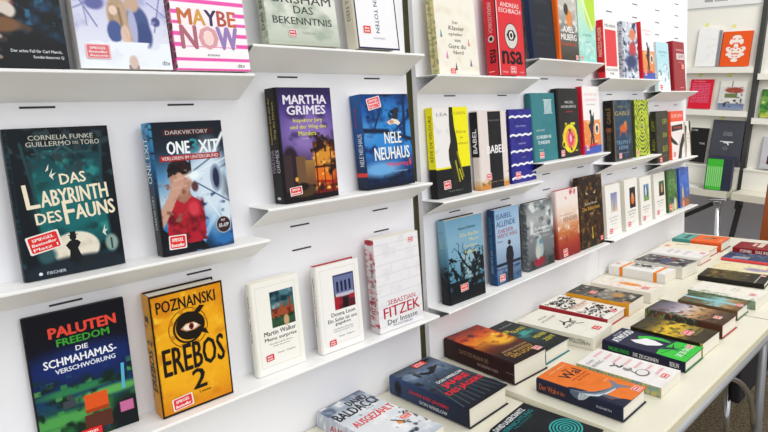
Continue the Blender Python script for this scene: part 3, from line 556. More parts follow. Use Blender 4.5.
cv('fitzek', 'white book showing a brick wall with red scrawled author name', ['ecebed',
    ('n','e0dfe2',3,.5,.3,3)]+[('l',0,y,1,y+.006,.008,'d6d6da') for y in (.93,.83,.72,.61,.5,.39,.28,.17,.06)]+[('l',x,y,x,y+.1,.007,'d8d8dc') for x,y in ((.3,.83),(.7,.72),(.35,.61),(.75,.5),(.3,.39),(.8,.83))]+[
    (T,'SEBASTIAN',.53,.305,.62,.05,'c03a50',0,.0), (T,'FITZEK',.52,.205,.82,.115,'b8243c',1,.01), (T,'Der Insasse',.52,.098,.68,.055,'303034',1), (T,'PSYCHOTHRILLER',.52,.045,.44,.022,'6c6c70')],
    ['e4dede',('n','b02c40',2,.50,.2,3),('e',.5,.97,.6,.03,'a81c2c',.4),('r',0,0,1,.06,'dcdadc'),(T,'FITZEK',.5,.3,.2,.5,'901c30',90),(T,'Der Insasse',.55,.62,.26,.36,'404044',90)], 'e0d8d8', 'eae8ea', False, ((.82,.925,.0165,.0125,0,'f0e8e8','d8283c'),))
# --- middle wall, upper shelves
cv('klavier', 'cream book strewn with small coloured Eiffel towers on the upper middle shelf', ['f0ebdc', ('n','e8e0cc',4,.5,.3)]+
    [(P_,[(x-.028,y),(x,y+.095),(x+.028,y)],c) for x,y,c in ((.12,.42,'5a9c98'),(.78,.34,'e0946c'),(.22,.18,'e07ab0'),(.80,.10,'7a6a9c'),(.42,.05,'5c5c6c'))]+
    [(T,'Der',.48,.60,.14,.035,'6c685e'),(T,'Klavier',.50,.535,.38,.05,'5c584e'),(T,'spieler',.47,.46,.34,.045,'5c584e'),(T,'vom',.5,.39,.15,.03,'6c685e'),(T,'Gare du',.48,.325,.42,.05,'5c584e'),(T,'Nord',.5,.255,.24,.045,'5c584e')],
    ['dccf98',('n','8c9868',2,.5,.2),(T,'Der Klavierspieler vom Gare du Nord',.5,.45,.7,.36,'7a744c',90)], 'dccf98', 'e8e2ce', False, ((.33,.04,.018,.012,0,'e85050','e0383c'),))
_eye = [(E_,.5,.45,.25,.15,'d6cfc8'),(O_,.5,.45,.25,.15,.02,'3a2c2a'),(P_,[(.32,.46),(.42,.52),(.58,.52),(.68,.46),(.58,.40),(.42,.40)],'2a1c1e'),(E_,.5,.46,.08,.048,'e8e0da'),(E_,.5,.46,.045,.028,'17100f')]
cv('nsa', 'red book with a staring eye and black blackletter title, on the upper middle shelf', ['dc3038', (R_,0,0,.03,1,'f4d8d8'), (R_,.97,0,1,1,'2a1c1e')]+_eye+[
    (T,'ANDREAS',.5,.80,.7,.05,'f4dcd8'),(T,'ESCHBACH',.5,.735,.8,.05,'f4dcd8'),(T,'nsa',.5,.205,.74,.145,'1c1214',0,.05),(T,'THRILLER',.2,.04,.2,.018,'f0c8c4'),(T,'LÜBBE',.82,.04,.16,.018,'f0c8c4')],
    ['d82c36',(T,'nsa',.55,.22,.15,.44,'1c1214',-90,.04),(E_,.5,.42,.22,.04,'d6cfc8'),(E_,.5,.42,.13,.022,'2a1c1e'),(T,'ANDREAS ESCHBACH',.5,.66,.34,.28,'e8b8b4',-90),(R_,.92,0,1,1,'2a1c22'),(R_,.2,.05,.6,.058,'f0c8c4')], 'd82c36', '241a1e', True, ((.5,.065,.026,.018,0,'f4e8e8','dc3038'),))
cv('navy', 'thick navy black book with dim embossed lettering next to an orange spined book', ['23262e', (T,'STEPHEN',.5,.86,.6,.05,'3a4048'),(T,'KING',.5,.78,.5,.08,'3a4048'),(T,'DAS',.5,.42,.4,.05,'3a4048'),(T,'INSTITUT',.5,.32,.6,.05,'3a4048'),(T,'ROMAN',.5,.2,.5,.04,'343a42'),(R_,.95,0,1,1,'16181c')], ['1c2a4c'], '1c2a4c', '1c1e24', True)
cv('milberg', 'orange spined book with a grey photograph and a broad white author name', ['8c8680', ('g','40382f','5c5850','8c8a84','c4c0b8','b0aca4'), ('n','e4e0d8',4,.5,.2,3,0,.4,1,1), ('e',.55,.6,.16,.12,'e08840',.4), ('e',.4,.72,.12,.08,'3c3630',.4),
    (T,'AXEL',.5,.44,.56,.085,'f0eee8',0,.02),(T,'MILBERG',.5,.33,.82,.085,'f0eee8',0,.02),(T,'Düsternbrook',.5,.235,.8,.055,'c8502c')], ['f06c1c'], 'f06c1c', 'e87024', True, ((.88,.05,.018,.014,0,'f0ece8','d83838'),))
cv('green', 'pale turquoise book with a yellow green leaf shape on the topmost shelf', ['a8dcd0', ('g','8cd0c4','a4dccf','c0e4cc','d4ec9c'), ('e',.75,.85,.35,.35,'b8dc3c',.3), ('l',.2,1,.8,.5,.05,'e8f4d0'), ('n','d0ece0',4,.5,.3,2,0,0,1,.6),(T,'ROMAN',.5,.3,.3,.025,'6aa89c'),(T,'SOMMER',.5,.4,.5,.04,'6aa89c')], ['b4dcd0'], 'b4dcd0', 'c4e0d8', False, ((.12,.06,.018,.014,0,'f0ece8','d83838'),))
cv('redsp', 'red spined white book with a plain red block on its front', ['f0ece8', (R_,.12,.2,.88,.84,'e23c42'), (T,'MELANDRI',.5,.91,.72,.05,'5c5854'), (T,'ALLE AUSSER',.5,.14,.8,.045,'4c4844'), (T,'MIR',.5,.07,.3,.04,'4c4844')], ['d8242c',('n','b01c24',2,.6,.2),(T,'FRANCESCA MELANDRI',.5,.62,.5,.5,'f0c8b0',90),(R_,0,.1,1,.2,'7a1418')], 'd8242c', 'd8242c', True)
cv('bluab', 'book with a blurred blue grey and red abstract painting, on the upper shelf', ['c4ccd8', ('n','2c3858',4,.48,.15,3), ('n','f0f0f0',5,.55,.15,8), ('e',.62,.52,.24,.13,'c43c44',.4), ('e',.65,.78,.2,.1,'e08058',.5), ('e',.5,.3,.4,.12,'34406c',.6),(T,'ROMAN',.5,.14,.7,.05,'8a8c9c')], ['c8ccd4',('n','5c6478',2,.5,.2)], 'c8ccd4', 'c0c4cc', True)
_dance = ['f4f0ee', ('G',0,0,1,.12,'4058b0','4058b0'), ('G',0,.12,1,.5,'e8843c','ea9850'), ('e',.5,.62,.42,.14,'f4f0ee',.1), ('n','f8e0c0',9,.66,.1,3,0,.12,1,.5),
    (P_,[(.35,.08),(.42,.3),(.3,.42),(.4,.46),(.42,.58),(.5,.6),(.58,.5),(.56,.3),(.62,.08),(.52,.1),(.48,.24),(.42,.08)],'1c2438'), (E_,.44,.62,.06,.035,'1c2438'), (P_,[(.5,.5),(.62,.62),(.64,.5),(.6,.4)],'1c2438'),
    (E_,.78,.36,.13,.085,'f0ece4'), (E_,.78,.355,.085,.06,'8c8078'), (E_,.78,.375,.06,.04,'2c2828'), (P_,[(.3,.09),(.8,.12),(.75,.15),(.3,.13)],'c82838')]
cv('dance1', 'red spined book with dancers on an orange and white front, on the upper shelf', _dance+[(T,'FEUERLAND',.5,.86,.7,.035,'e8b4b8'),(T,'TANGO',.5,.79,.5,.035,'e8b4b8')], ['c8202c'], 'c8202c', 'c8202c', True, ((.2,.1,.022,.02,0,'f0e8e8','d83838'),))
cv('lightb', 'light blue and white snowy landscape book left of the tall dark red book', ['b8dce4', ('g','e8f0f0','c8e0e6','b0dce6','b8e0e8'), ('n','5c8c98',6,.56,.12,3,0,.2,1,.6), ('n','f4f8f8',5,.5,.2,5,0,0,1,.55), (T,'WINTER',.5,.8,.7,.045,'6c98a4'),(T,'ROMAN',.5,.73,.4,.03,'8cb0b8')], ['d0e0e0'], 'd0e0e0', 'd8e4e4', False, ((.22,.075,.03,.024,0,'f4ece8','e04040'),))
cv('dred', 'tall dark red book at the end of the upper shelves', ['9c1c2a', (T,'BONNARD',.62,.83,.66,.035,'e8c8c8'), (R_,.3,.64,.94,.76,'e0dcd8'), (T,'GRM',.62,.70,.5,.08,'9c3038',0,.02), (T,'BRAIN',.6,.58,.34,.03,'d08c90'),(R_,.5,.06,.8,.075,'d08c90')], ['8c1422'], '8c1422', '8c1422', True, ((.78,.5,.034,.026,0,'e87868','e05040'),))
# --- middle wall, second row
cv('lea', 'yellow, white and black book with a dark standing figure, first in the second row', ['efe610',
    (R_,0,.34,.42,1,'ece9e6'), (R_,0,0,1,.34,'1b1b1e'), ('e',.2,.7,.3,.1,'d8d4d6',.8), (R_,.0,.34,.42,.9,'ece9e6')][:1]+[('r',0,.34,.44,1,'ece9e6'),('r',.44,.30,1,1,'f2ea14'),('n','c8c4c8',3,.55,.3,4,0,.5,.42,.85),('r',0,0,1,.32,'1b1b1e'),
    (P_,[(.46,1),(.56,1),(.58,.8),(.64,.62),(.66,.45),(.72,.33),(.72,.2),(.5,.1),(.44,.3),(.38,.42),(.38,.52),(.45,.62),(.44,.8)],'26251c'), ('L',[(.62,.5),(.78,.2)],.04,'8a861c'),('L',[(.56,.4),(.66,.15)],.04,'a09c20'),('L',[(.66,.3),(.74,.17)],.03,'c8c018'),
    (T,'LÉA',.26,.925,.30,.042,'8a888c'), (T,'RUBEN',.74,.93,.38,.035,'b8b02c'), (T,'Rêve',.78,.72,.28,.035,'a8a01c'), (T,'de',.78,.655,.1,.025,'a8a01c'), (T,'velours',.8,.59,.34,.03,'a8a01c'),(T,'Thriller',.52,.06,.44,.012,'8c8c8c')],
    ['efe610',('r',0,0,1,.33,'17171a'),(T,'RÊVE DE VELOURS',.5,.66,.5,.5,'6c681c',90)], 'efe610', '1b1b1e', False, ((.28,.14,.029,.022,2,'f4e8e8','e03c34'),))
cv('babel', 'pinkish cream book with a broad black vertical band and white title', ['e4dad4', ('G',0,0,1,.14,'c08838','e4dad4'), ('n','8c6c3c',5,.55,.15,4,0,.04,1,.2), ('G',0,0,1,.06,'d08c3c','b87830'), (R_,.34,.0,.80,.985,'19191d'), (T,'BABEL',.58,.5,.62,.10,'f2eeee',0,.02), (T,'KENAH CUSANIT',.57,.87,.36,.02,'7c7c80'),(T,'ROMAN · HANSER',.6,.08,.5,.014,'a8884c')],
    ['e0d4cc',(R_,.0,.42,1,.985,'1c1c20'),(T,'BABEL',.5,.62,.3,.5,'f0ecec',90,.02),('G',0,0,1,.12,'c8883c','d8c8b8')], 'e0d4cc', 'e0d8d0', True, ((.28,.155,.025,.020,0,'f0e8e8','dc4048'),))
def _wv(y): return [('L',[(i/24,y+.018*abs(math.sin(i/24*math.pi*4))-.004*(i%2)) for i in range(25)],.045,'f0f0f6')]
cv('waves', 'dark blue book crossed by five white wavy lines', ['2c2a8c', ('n','242070',4,.5,.3), ('n','3a3aa0',7,.6,.2,6)]+_wv(.89)+_wv(.64)+_wv(.42)+_wv(.24)+_wv(.06)+[(T,'SASA STANISIC',.45,.77,.42,.02,'b8b8e0'),(T,'HERKUNFT',.47,.53,.3,.02,'b8b8e0'),(T,'ROMAN',.5,.34,.15,.015,'9090c8')], ['242070'], '242070', '242070', True, ((.24,.1,.028,.022,0,'f4ecec','e44040'),))
cv('teal', 'teal book with a pale window grille in its upper right corner', ['377f86', ('n','2f757c',3,.5,.3), (R_,.53,.70,.86,.90,'6a9ea4')]+[(R_,.55+.05*i,.71,.575+.05*i,.9,'d2dcde') for i in range(6)]+[(R_,.5,.895,.88,.905,'d8e0e0'),(R_,.5,.695,.88,.705,'d8e0e0'),
    (T,'ANNA GOLD',.32,.455,.34,.026,'c8dcdc'),(T,'SCHREIBEN IN',.44,.355,.6,.05,'e4eeee',0,.01),(T,'TUNESIEN',.42,.275,.5,.05,'e4eeee',0,.01),(T,'Roman',.3,.17,.18,.022,'c8dcdc')], ['2c6a72'], '2c6a72', '2c6a72', True, ((.3,.09,.026,.020,0,'f0ecec','e04848'),))
cv('flower', 'black book with a large yellow and red flower, beside the teal book', ['1c1a1c', ('n','262426',3,.5,.3), ('e',.5,.27,.38,.21,'ecd81c',.08), ('n','f0e830',5,.55,.1,3,.1,.08,.9,.5), ('e',.52,.27,.26,.15,'f08a5c',.3), ('e',.52,.26,.15,.1,'e03c6c',.4), ('e',.52,.27,.05,.06,'f4c0c8',.4), ('e',.2,.2,.12,.06,'e8d820',.2), ('e',.16,.19,.05,.03,'101010',.3),('n','1c1a1c',7,.66,.06,8,.1,.08,.9,.5),
    (T,'MICHEL',.55,.80,.42,.035,'d8d4d4'),(T,'HOUELLEBECQ',.52,.735,.72,.04,'d8d4d4'),(T,'Serotonin',.54,.665,.32,.024,'c84048')], ['201e20'], '201e20', '1c1a1c', True, ((.12,.07,.024,.02,0,'f0ece8','e04848'),))
cv('dance2', 'red spined book with orange dancers, beside the black flower book in the second row', _dance+[(T,'BOOMER DER',.5,.88,.76,.035,'f0c4c4'),(T,'TANZENDEN',.5,.80,.66,.035,'f0c4c4'),(T,'PAARE',.5,.73,.5,.02,'a8a0a0')], ['c8142c'], 'c8142c', 'c8142c', True, ((.18,.09,.022,.02,0,'f4ecec','e04848'),))
cv('fant', 'dark blue fantasy book with gold framing and an orange creature', ['1c3048', ('g','16202c','1c3454','20405c','1c2c40'), ('n','30506c',5,.5,.2), ('r',0,0,.06,1,'6c5c34'), ('r',.94,0,1,1,'2c2c24'), ('r',0,0,1,.02,'5c5434'),
    ('e',.52,.53,.22,.07,'c8602c',.3), ('e',.62,.6,.08,.05,'d87838',.3), ('l',.4,.5,.3,.42,.03,'b85828'), ('l',.6,.5,.66,.42,.03,'b85828'), (T,'GABLÉ',.5,.79,.8,.09,'a89858',0,.01), (T,'REBECCA',.5,.89,.5,.035,'8c845c'), (T,'TEUFELS',.5,.3,.74,.06,'7ca0b8'), (T,'KRONE',.5,.21,.5,.06,'7ca0b8'),(T,'HISTORISCHER ROMAN',.5,.12,.6,.016,'8ca0a8')],
    ['16151a',(T,'GABLÉ',.5,.75,.26,.5,'8c6c34',90),(T,'TEUFELSKRONE',.5,.35,.4,.4,'6c5c34',90),('e',.5,.52,.3,.04,'a85024',.4)], '16151a', '15161c', True, ((.3,.08,.024,.02,0,'f0ecec','e84848'),))
cv('hypno', 'lime green book with a black concentric dotted pattern', ['c4d42c']+[('e',.5,.52,.05+.047*k,(.05+.047*k)*.72,'26301c' if k%2 else 'c4d42c',.05) for k in range(15,-1,-1)]+[('n','c4d42c',16,.5,.08,3),('e',.5,.53,.12,.07,'b8c830',.1),(E_,.5,.53,.07,.045,'2c3028'),(E_,.5,.54,.03,.02,'d8dcd0')], ['3a4420'], '3a4420', '2c3420', True, ((.18,.07,.026,.02,0,'f0ecec','e84848'),))
cv('dgreen', 'dark grey brown book with olive green title letters, in the second row near the end', ['2e2c24', ('n','3c3a2c',5,.5,.2), (T,'OFF',.7,.79,.36,.10,'98a02c',0,.02),(T,'EIN',.7,.53,.34,.09,'98a02c',0,.02),(T,'BUCH',.7,.26,.4,.12,'98a02c',0,.02),(T,'ROMAN',.6,.12,.4,.03,'7c7c4c')], ['2a2820',('n','484628',2,.5,.2),(T,'OFF',.5,.72,.2,.5,'8c9430',90),(T,'BUCH',.5,.35,.2,.4,'8c9430',90)], '2a2820', '26241e', True, ((.3,.06,.03,.024,0,'e86850','e04838'),))
cv('orwh', 'orange topped white book with black swooping shapes', ['f0e8e4', (R_,0,.78,1,1,'ec5434'), (R_,0,.72,1,.78,'f4ece8'), (T,'EUROPA',.5,.9,.8,.07,'f4d0c4'), (P_,[(.05,.58),(.9,.60),(.9,.72),(.05,.70)],'1c1a1c'),(T,'POWER',.5,.65,.6,.05,'e84c3c'),
    (P_,[(0,.5),(.12,.44),(.3,.38),(.42,.34),(.5,.28),(.3,.3),(.1,.34),(0,.38)],'1c1a1c'), (P_,[(.5,.1),(.62,.3),(.72,.5),(.6,.3)],'1c1a1c'),(P_,[(.45,0),(.65,.3),(.9,.52),(1,.5),(1,.35),(.8,.2),(.72,0)],'1c1a1c')], ['ec5434'], 'ec5434', 'ec5434', True, ((.2,.1,.028,.024,0,'f0d8d4','e83838'),))
cv('figure', 'narrow white book with a penguin-like black shape and pink print, last in the second row', ['ece8dc', (P_,[(0,0),(.1,.3),(.1,.6),(.3,.85),(0,.9)],'1c1c1c'), (P_,[(.78,0),(.8,.6),(.66,.8),(.7,1),(1,1),(1,0)],'1c1c1c'), (T,'SHALOM',.46,.62,.5,.05,'e89884'),(T,'BERLIN',.46,.52,.5,.05,'e89884'),(T,'ROMAN',.46,.42,.4,.04,'e8a898')], None, 'e4e0d4', 'e4e0d4', False)
# --- middle wall, lowest row
cv('tree', 'light blue book with a gnarled black tree and pale yellow title', ['7aaac4', ('g','10161c','5088a4','78a8c2','82aec6','6c9cb8'), ('e',.62,.42,.3,.17,'a9c6cc',.4), ('n','101820',10,.50,.07,3,0,.22,1,.55), ('n','141c22',7,.5,.1,6,.5,.2,1,.5), ('e',.62,.42,.24,.14,'92b8c4',.4), ('n','18242a',14,.52,.06,5,.3,.2,1,.6), ('G',0,0,1,.16,'10151a','12181e'), ('n','12181e',5,.42,.1,5,0,.12,1,.26),
    ('L',[(.75,.15),(.7,.3),(.8,.42),(.72,.56)],.06,'12181c'),('L',[(.7,.3),(.45,.45),(.3,.6)],.035,'12181c'),('L',[(.8,.42),(.98,.5)],.03,'12181c'),('L',[(.35,.14),(.3,.3),(.12,.42)],.045,'12181c'),('L',[(.3,.3),(.5,.38)],.025,'12181c'),('L',[(.45,.45),(.5,.58)],.02,'12181c'),('L',[(0.30,0.60),(0.20,0.66),(0.12,0.62)],.012,'161e22'),('L',[(0.30,0.60),(0.32,0.68),(0.26,0.72)],.012,'161e22'),('L',[(0.45,0.45),(0.36,0.50),(0.20,0.50)],.012,'161e22'),('L',[(0.12,0.42),(0.06,0.50),(0.10,0.56)],.012,'161e22'),('L',[(0.12,0.42),(0.04,0.40),(0.02,0.34)],.012,'161e22'),('L',[(0.72,0.56),(0.62,0.62),(0.50,0.60)],.012,'161e22'),('L',[(0.72,0.56),(0.80,0.63),(0.92,0.60)],.012,'161e22'),('L',[(0.98,0.50),(0.94,0.58),(0.84,0.56)],.012,'161e22'),('L',[(0.50,0.58),(0.40,0.64),(0.44,0.70)],.012,'161e22'),('L',[(0.30,0.30),(0.16,0.32),(0.06,0.28)],.012,'161e22'),('L',[(0.50,0.38),(0.58,0.46),(0.60,0.54)],.012,'161e22'),('L',[(0.70,0.30),(0.56,0.30),(0.46,0.26)],.012,'161e22'),('L',[(0.80,0.42),(0.90,0.40),(0.96,0.34)],.012,'161e22'),
    (T,'Karen Dionne',.56,.875,.46,.032,'304858'),(T,'Die Rache',.62,.79,.5,.045,'d4d8a8'),(T,'Moor',.74,.72,.26,.04,'d4d8a8'),(T,'Tochter',.64,.65,.38,.04,'d4d8a8'),(T,'Roman',.62,.58,.3,.035,'d4d8a8')],
    ['6c98b0',('g','10151a','12181e','46788c','7aa8bf','7cacc4'),(T,'Karen',.5,.86,.5,.014,'405868'),(T,'Die',.5,.74,.3,.014,'c4c890'),(T,'Moor',.5,.71,.4,.014,'c4c890'),(T,'Tochter',.5,.68,.5,.014,'c4c890'),('n','10161c',3,.45,.1,6,0,.15,1,.45)], '6c98b0', '14181c', True, ((.40,.165,.030,.020,3,'f2e0dc','e83c34'),))
cv('allende', 'blue grey book with a man seen from behind at a railing, beside the tree book', ['8cacc8', ('g','3c5c84','7c94b4','a4bcd4','a8c4dc','8cb0d0'), ('r',0,.24,1,.28,'182838'), ('r',0,.20,1,.21,'1c2c3c'), ('n','284058',5,.5,.2,3,0,0,1,.22),
    (P_,[(.42,0),(.44,.2),(.40,.35),(.44,.46),(.56,.49),(.68,.46),(.72,.35),(.66,.2),(.66,0)],'20202c'), (E_,.56,.53,.06,.035,'28242c'), (T,'ISABEL',.40,.90,.62,.07,'3c5c8c',0,.01), (T,'ALLENDE',.46,.80,.76,.075,'3c5c8c',0,.01), (T,'DIESER',.45,.705,.6,.05,'9c4c5c'),(T,'WEITE WEG',.5,.64,.8,.05,'9c4c5c'),(T,'Roman',.2,.57,.2,.025,'5c5c7c')],
    ['1c3c64',('n','2c5078',2,.5,.3),(T,'ISABEL ALLENDE',.5,.7,.4,.4,'3c7ca0',90),(T,'DIESER WEITE WEG',.5,.32,.32,.3,'7ca0b8',90)], '1c3c64', '1c3450', True, ((.22,.085,.026,.021,0,'f0ece8','e04040'),))
cv('storm', 'grey cloudy book with a crouching figure in a red skirt', ['8c9094', ('g','3c4040','6c7074','808488','b0b4b4','6c7478'), ('n','d8dcdc',3,.5,.2,3,0,.4,1,1), ('n','4c5458',4,.52,.2,7,0,.45,1,1), ('n','2c3030',4,.5,.2,5,0,0,1,.25), ('e',.42,.28,.15,.15,'a8b8b8',.3), ('e',.48,.40,.06,.045,'5c8ca0',.3), ('e',.40,.1,.22,.07,'902438',.3), ('e',.36,.24,.09,.1,'c0c4b8',.4),
    (T,'Schnee',.55,.60,.5,.045,'e4e8e8'),(T,'schmelze',.55,.54,.62,.045,'e4e8e8'),(T,'Roman',.7,.47,.2,.02,'d0d4d4')], ['50575c',('n','888c8c',2,.5,.2)], '50575c', '3c4246', True)
cv('cloud', 'cream and rust red cloudy book with faint title, left of the dark brown book', ['e8d4c4', ('g','801c1c','a83c28','c87840','e8c8b0','f0e4dc','f0e0dc'), ('n','f4e4d8',3,.5,.25,3,0,.3,1,.8), ('n','c05c5c',6,.55,.2,5,.1,.85,.9,1), ('n','8c2c20',4,.55,.2,6,0,0,1,.35), (T,'FERNANDO',.45,.63,.6,.026,'a89490'),(T,'RENDER',.6,.56,.66,.06,'8c7874'),(T,'ROMAN',.5,.4,.6,.03,'d8a890')], ['c8b4a8',('g','701818','a04030','d8c0b4','d8ccc8')], 'c8b4a8', 'b83838', True, ((.3,.075,.028,.026,3,'f0e8e4','e03c38'),))
cv('brown', 'tall dark brown book with golden specks and antique gold title', ['2c1c14', ('g','241810','3c2818','34241a','241812'), ('n','7c5824',8,.56,.12,3), ('n','1c120c',6,.55,.12,8), (T,'Robert Brown',.5,.62,.5,.035,'c8bca0'),(T,'Die Bibliothek',.5,.55,.74,.05,'c89838',0,.01),(T,'Thriller',.5,.47,.16,.02,'c8bca0'),(P_,[(.28,.8),(.32,.74),(.4,.76),(.34,.77)],'c8a868'),(P_,[(.72,.8),(.68,.74),(.6,.76),(.66,.77)],'c8a868'),('L',[(.5,.28),(.5,.17)],.03,'c8a838'),(E_,.5,.14,.03,.03,'c8a838')], ['2c1c14',('n','5c4020',2,.5,.2)], '2c1c14', '2c1a14', True, ((.88,.08,.022,.018,3,'e85060','d8303c'),))
def _dio(key, label, pic, t1, t2, board='e8e4d8', sx=.28):
    cv(key, label, ['f2efe8']+pic+[(T,t1,.5,.36,.62,.032,'6c6c70'),(T,t2,.5,.30,.5,.03,'6c6c70'),(T,'Roman',.5,.24,.3,.02,'8c8c90'),(T,'Diogenes',.56,.13,.36,.018,'8c8c90')], ['e4e0d2'], 'e4e0d2', board, False, ((sx,.11,.026,.020,0,'e8707c','dc4858'),))
_dio('w1', 'white paperback with a small picture of a tall lamp against blue sky', [('G',.34,.46,.78,.84,'dccab0','7088bc'),('n','a8b8d8',4,.5,.2,3,.34,.55,.78,.84),('l',.56,.5,.57,.8,.03,'c0788c'),('l',.5,.5,.56,.64,.02,'8c6470')], 'Anthony McCarten', 'Jack', 'b04050')
_dio('w2', 'white paperback with a small dark picture holding an orange glow', [('r',.36,.42,.82,.82,'1c1c24'),('e',.6,.58,.14,.1,'e0782c',.4),('e',.58,.66,.07,.06,'d8a080',.4)], 'Ian McEwan', 'Maschinen')
_dio('w3', 'white paperback with a small picture in pale blue and dark blue', [('G',.3,.48,.8,.84,'7c9c54','8cb8e0'),('r',.36,.56,.46,.82,'3c4c7c'),('r',.58,.56,.68,.82,'2c4c7c'),('e',.5,.68,.06,.1,'e8f0f4',.4)], 'Daniela Krien', 'Die Liebe')
_dio('w4', 'white paperback with a small green and black picture of a figure', [('G',.42,.46,.92,.80,'1c1c1c','2c6c34'),('e',.7,.62,.08,.12,'d89468',.3),('r',.42,.46,.92,.54,'242020')], 'Benedict Wells', 'Fast genial')
cv('castle', 'green illustrated book with little blue and white towers, beside the white paperbacks', ['4c7c34', ('g','8c8c50','3c6c2c','4c8440','3c6c38'), ('n','2c5424',5,.52,.2), ('n','7ca858',6,.58,.15,8), ('e',.42,.24,.1,.09,'2c4c8c',.3), ('e',.72,.15,.14,.16,'e0d8b8',.3), ('e',.42,.1,.14,.1,'c8bc8c',.4),(T,'MÄRCHEN',.5,.76,.6,.06,'7ca468'),(T,'WALD',.5,.66,.5,.06,'7ca468')], ['3c5c2c'], '3c5c2c', '3c5c2c', True, ((.22,.12,.034,.028,0,'f0b0a0','e84c38'),))
cv('blue', 'bright blue illustrated book at the end of the lowest shelf', ['2c58b8', ('g','7c5c3c','2c5cb0','2c64c8','2850a8'), ('n','5c84d0',5,.54,.2), ('e',.3,.3,.1,.24,'c8b88c',.4), ('e',.62,.1,.3,.1,'a06c3c',.4), ('n','b04c2c',6,.55,.15,5,0,0,1,.25),(T,'STERNE',.5,.78,.6,.06,'5c80d4'),(T,'REISE',.5,.68,.5,.05,'5c80d4')], ['2448a0'], '2448a0', '2448a0', True, ((.3,.08,.03,.024,0,'f0c0b0','e84c38'),))
# --- lying on the tables
cv('baldacci', 'white grey book with large black and red lettering, lying at the bottom edge', ['d8dce0', ('g','b8c0cc','e4e6e8','dfe3e6','c8d0d8','707c90'), ('n','f2f2f2',3,.5,.25), ('n','5c6880',4,.58,.15,7,0,.6,1,1), ('n','343c4c',7,.6,.1,4,.5,.1,1,.5),
    (T,'DAVID',.70,.88,.42,.085,'18181c',0,.05), (T,'BALDACCI',.50,.77,.90,.12,'18181c',0,.05), (T,'THRILLER',.68,.69,.2,.018,'5c5c60'), (T,'AUSGEZÄHLT',.54,.58,.88,.11,'dc2c30',0,.03), ('E',.66,.32,.05,.03,'e8902c'), ('L',[(.6,.4),(.72,.3),(.95,.42)],.03,'2a2c34')],
    ['b4bccc',('n','e4e4e8',2,.5,.2),(T,'AUSGEZÄHLT',.45,.55,.55,.5,'d02838',-90)], 'c4c8d4', 'c8ccd4', False, ((.84,.34,.028,.018,0,'f4ecec','e03c34'),))
cv('winslow', 'thick dark blue black book with diagonal stripes and red title, lying at the table joint', ['1c2430', ('g','141820','1c242e','28323e','3c5068','6c8098','2c3848'), ('n','8ca0b4',3,.55,.25,3,0,.6,1,1), ('n','0c1014',5,.55,.2,6)]+[('L',[(.0+.13*i,.05),(.25+.075*i,.66)],.028,'3e4c58') for i in range(9)]+[
    (P_,[(.26,.80),(.42,.78),(.52,.74),(.66,.80),(.86,.80),(.7,.74),(.56,.69),(.44,.71),(.34,.76)],'14161a'),
    (T,'DON WINSLOW',.62,.52,.62,.045,'f0f0ec',0,.01), (T,'JAHRE',.58,.42,.62,.10,'e02838',0,.05), (T,'DES JÄGERS',.56,.30,.86,.10,'e02838',0,.05)],
    ['1c2840',('g','182030','1e2c48','2c3c60','3a4c74'),(T,'JAHRE DES JÄGERS',.6,.48,.5,.22,'d0283c',-90,.02),(T,'DON WINSLOW',.28,.42,.34,.16,'c8ccd0',-90,.02),('e',.5,.88,.35,.05,'101418',.3)], '1c2840', '14181f', True, ((.62,.93,.040,.020,0,'e8483c','e43a2c'),))
cv('fire', 'very thick dark brown book with a fiery orange sky, lying against the wall', ['3c1c10', ('g','1c0e0c','2c1410','6a2c14','e8941c','d04c18','6c1c18'), ('e',.72,.50,.30,.12,'f4b828',.7), ('n','a02814',4,.52,.2,3,0,.45,1,1), ('n','f8d850',4,.64,.15,6,.3,.35,1,.7), ('n','28120e',5,.5,.2,8,0,0,1,.35), ('n','3c1c2c',5,.55,.2,5,0,.75,1,1),
    (T,'ANTONIA HODGSON',.58,.255,.7,.035,'c8a070'), (T,'DIE WAFFEN',.55,.19,.72,.05,'c89c50'), (T,'DES LICHTS',.56,.12,.66,.06,'d8a848'), (T,'BEST',.5,.9,.6,.02,'a05040')],
    ['2c1216',(T,'DIE WAFFEN DES LICHTS',.65,.55,.42,.2,'8c6c58',90),(T,'KEN HARRISON',.35,.35,.28,.14,'9c8484',90),(T,'HEYNE',.5,.05,.04,.1,'9c8484')], '2c1216', '2a1114', True, ((.85,.07,.024,.020,8,'f0ece8','dc3038'),))
cv('bastei', 'dark book with yellow capital letters and a teal glow, lying behind the fiery orange book', ['14181a', ('g','0c1214','143030','18484c','12181a','101214'), ('e',.6,.5,.3,.1,'3c9c94',.7), ('n','1c2824',4,.5,.2), (T,'THORNE',.65,.86,.5,.03,'a0a8a4'), (T,'DER',.3,.73,.36,.07,'c8b83c',0,.02),(T,'GLANZ',.66,.66,.5,.07,'c8b83c',0,.02),(T,'MEINER',.72,.34,.44,.07,'c8b83c',0,.02),(T,'ZEIT',.72,.2,.4,.07,'c8b83c',0,.02)], ['101414'], '101414', '1c7c88', True)
cv('lager', 'black book with swirling turquoise pattern and white author name, at the bottom edge', ['14171a', ('n','1c2024',3,.5,.3)]+[(O_,.72,.34,.05+.055*k,.035+.036*k,.025,'2aa8a4') for k in range(5)]+[(O_,.22,.18,.05+.06*k,.035+.04*k,.028,'239a98') for k in range(4)]+[
    (T,'DAVID LAGERCRANTZ',.42,.93,.80,.07,'dfe3e3',0,.02), (T,'VERNICHTUNG',.46,.84,.84,.06,'2a8c90'),(T,'MILLENNIUM',.5,.78,.5,.03,'206c70')], ['14171a'], '14171a', '14171a', True)
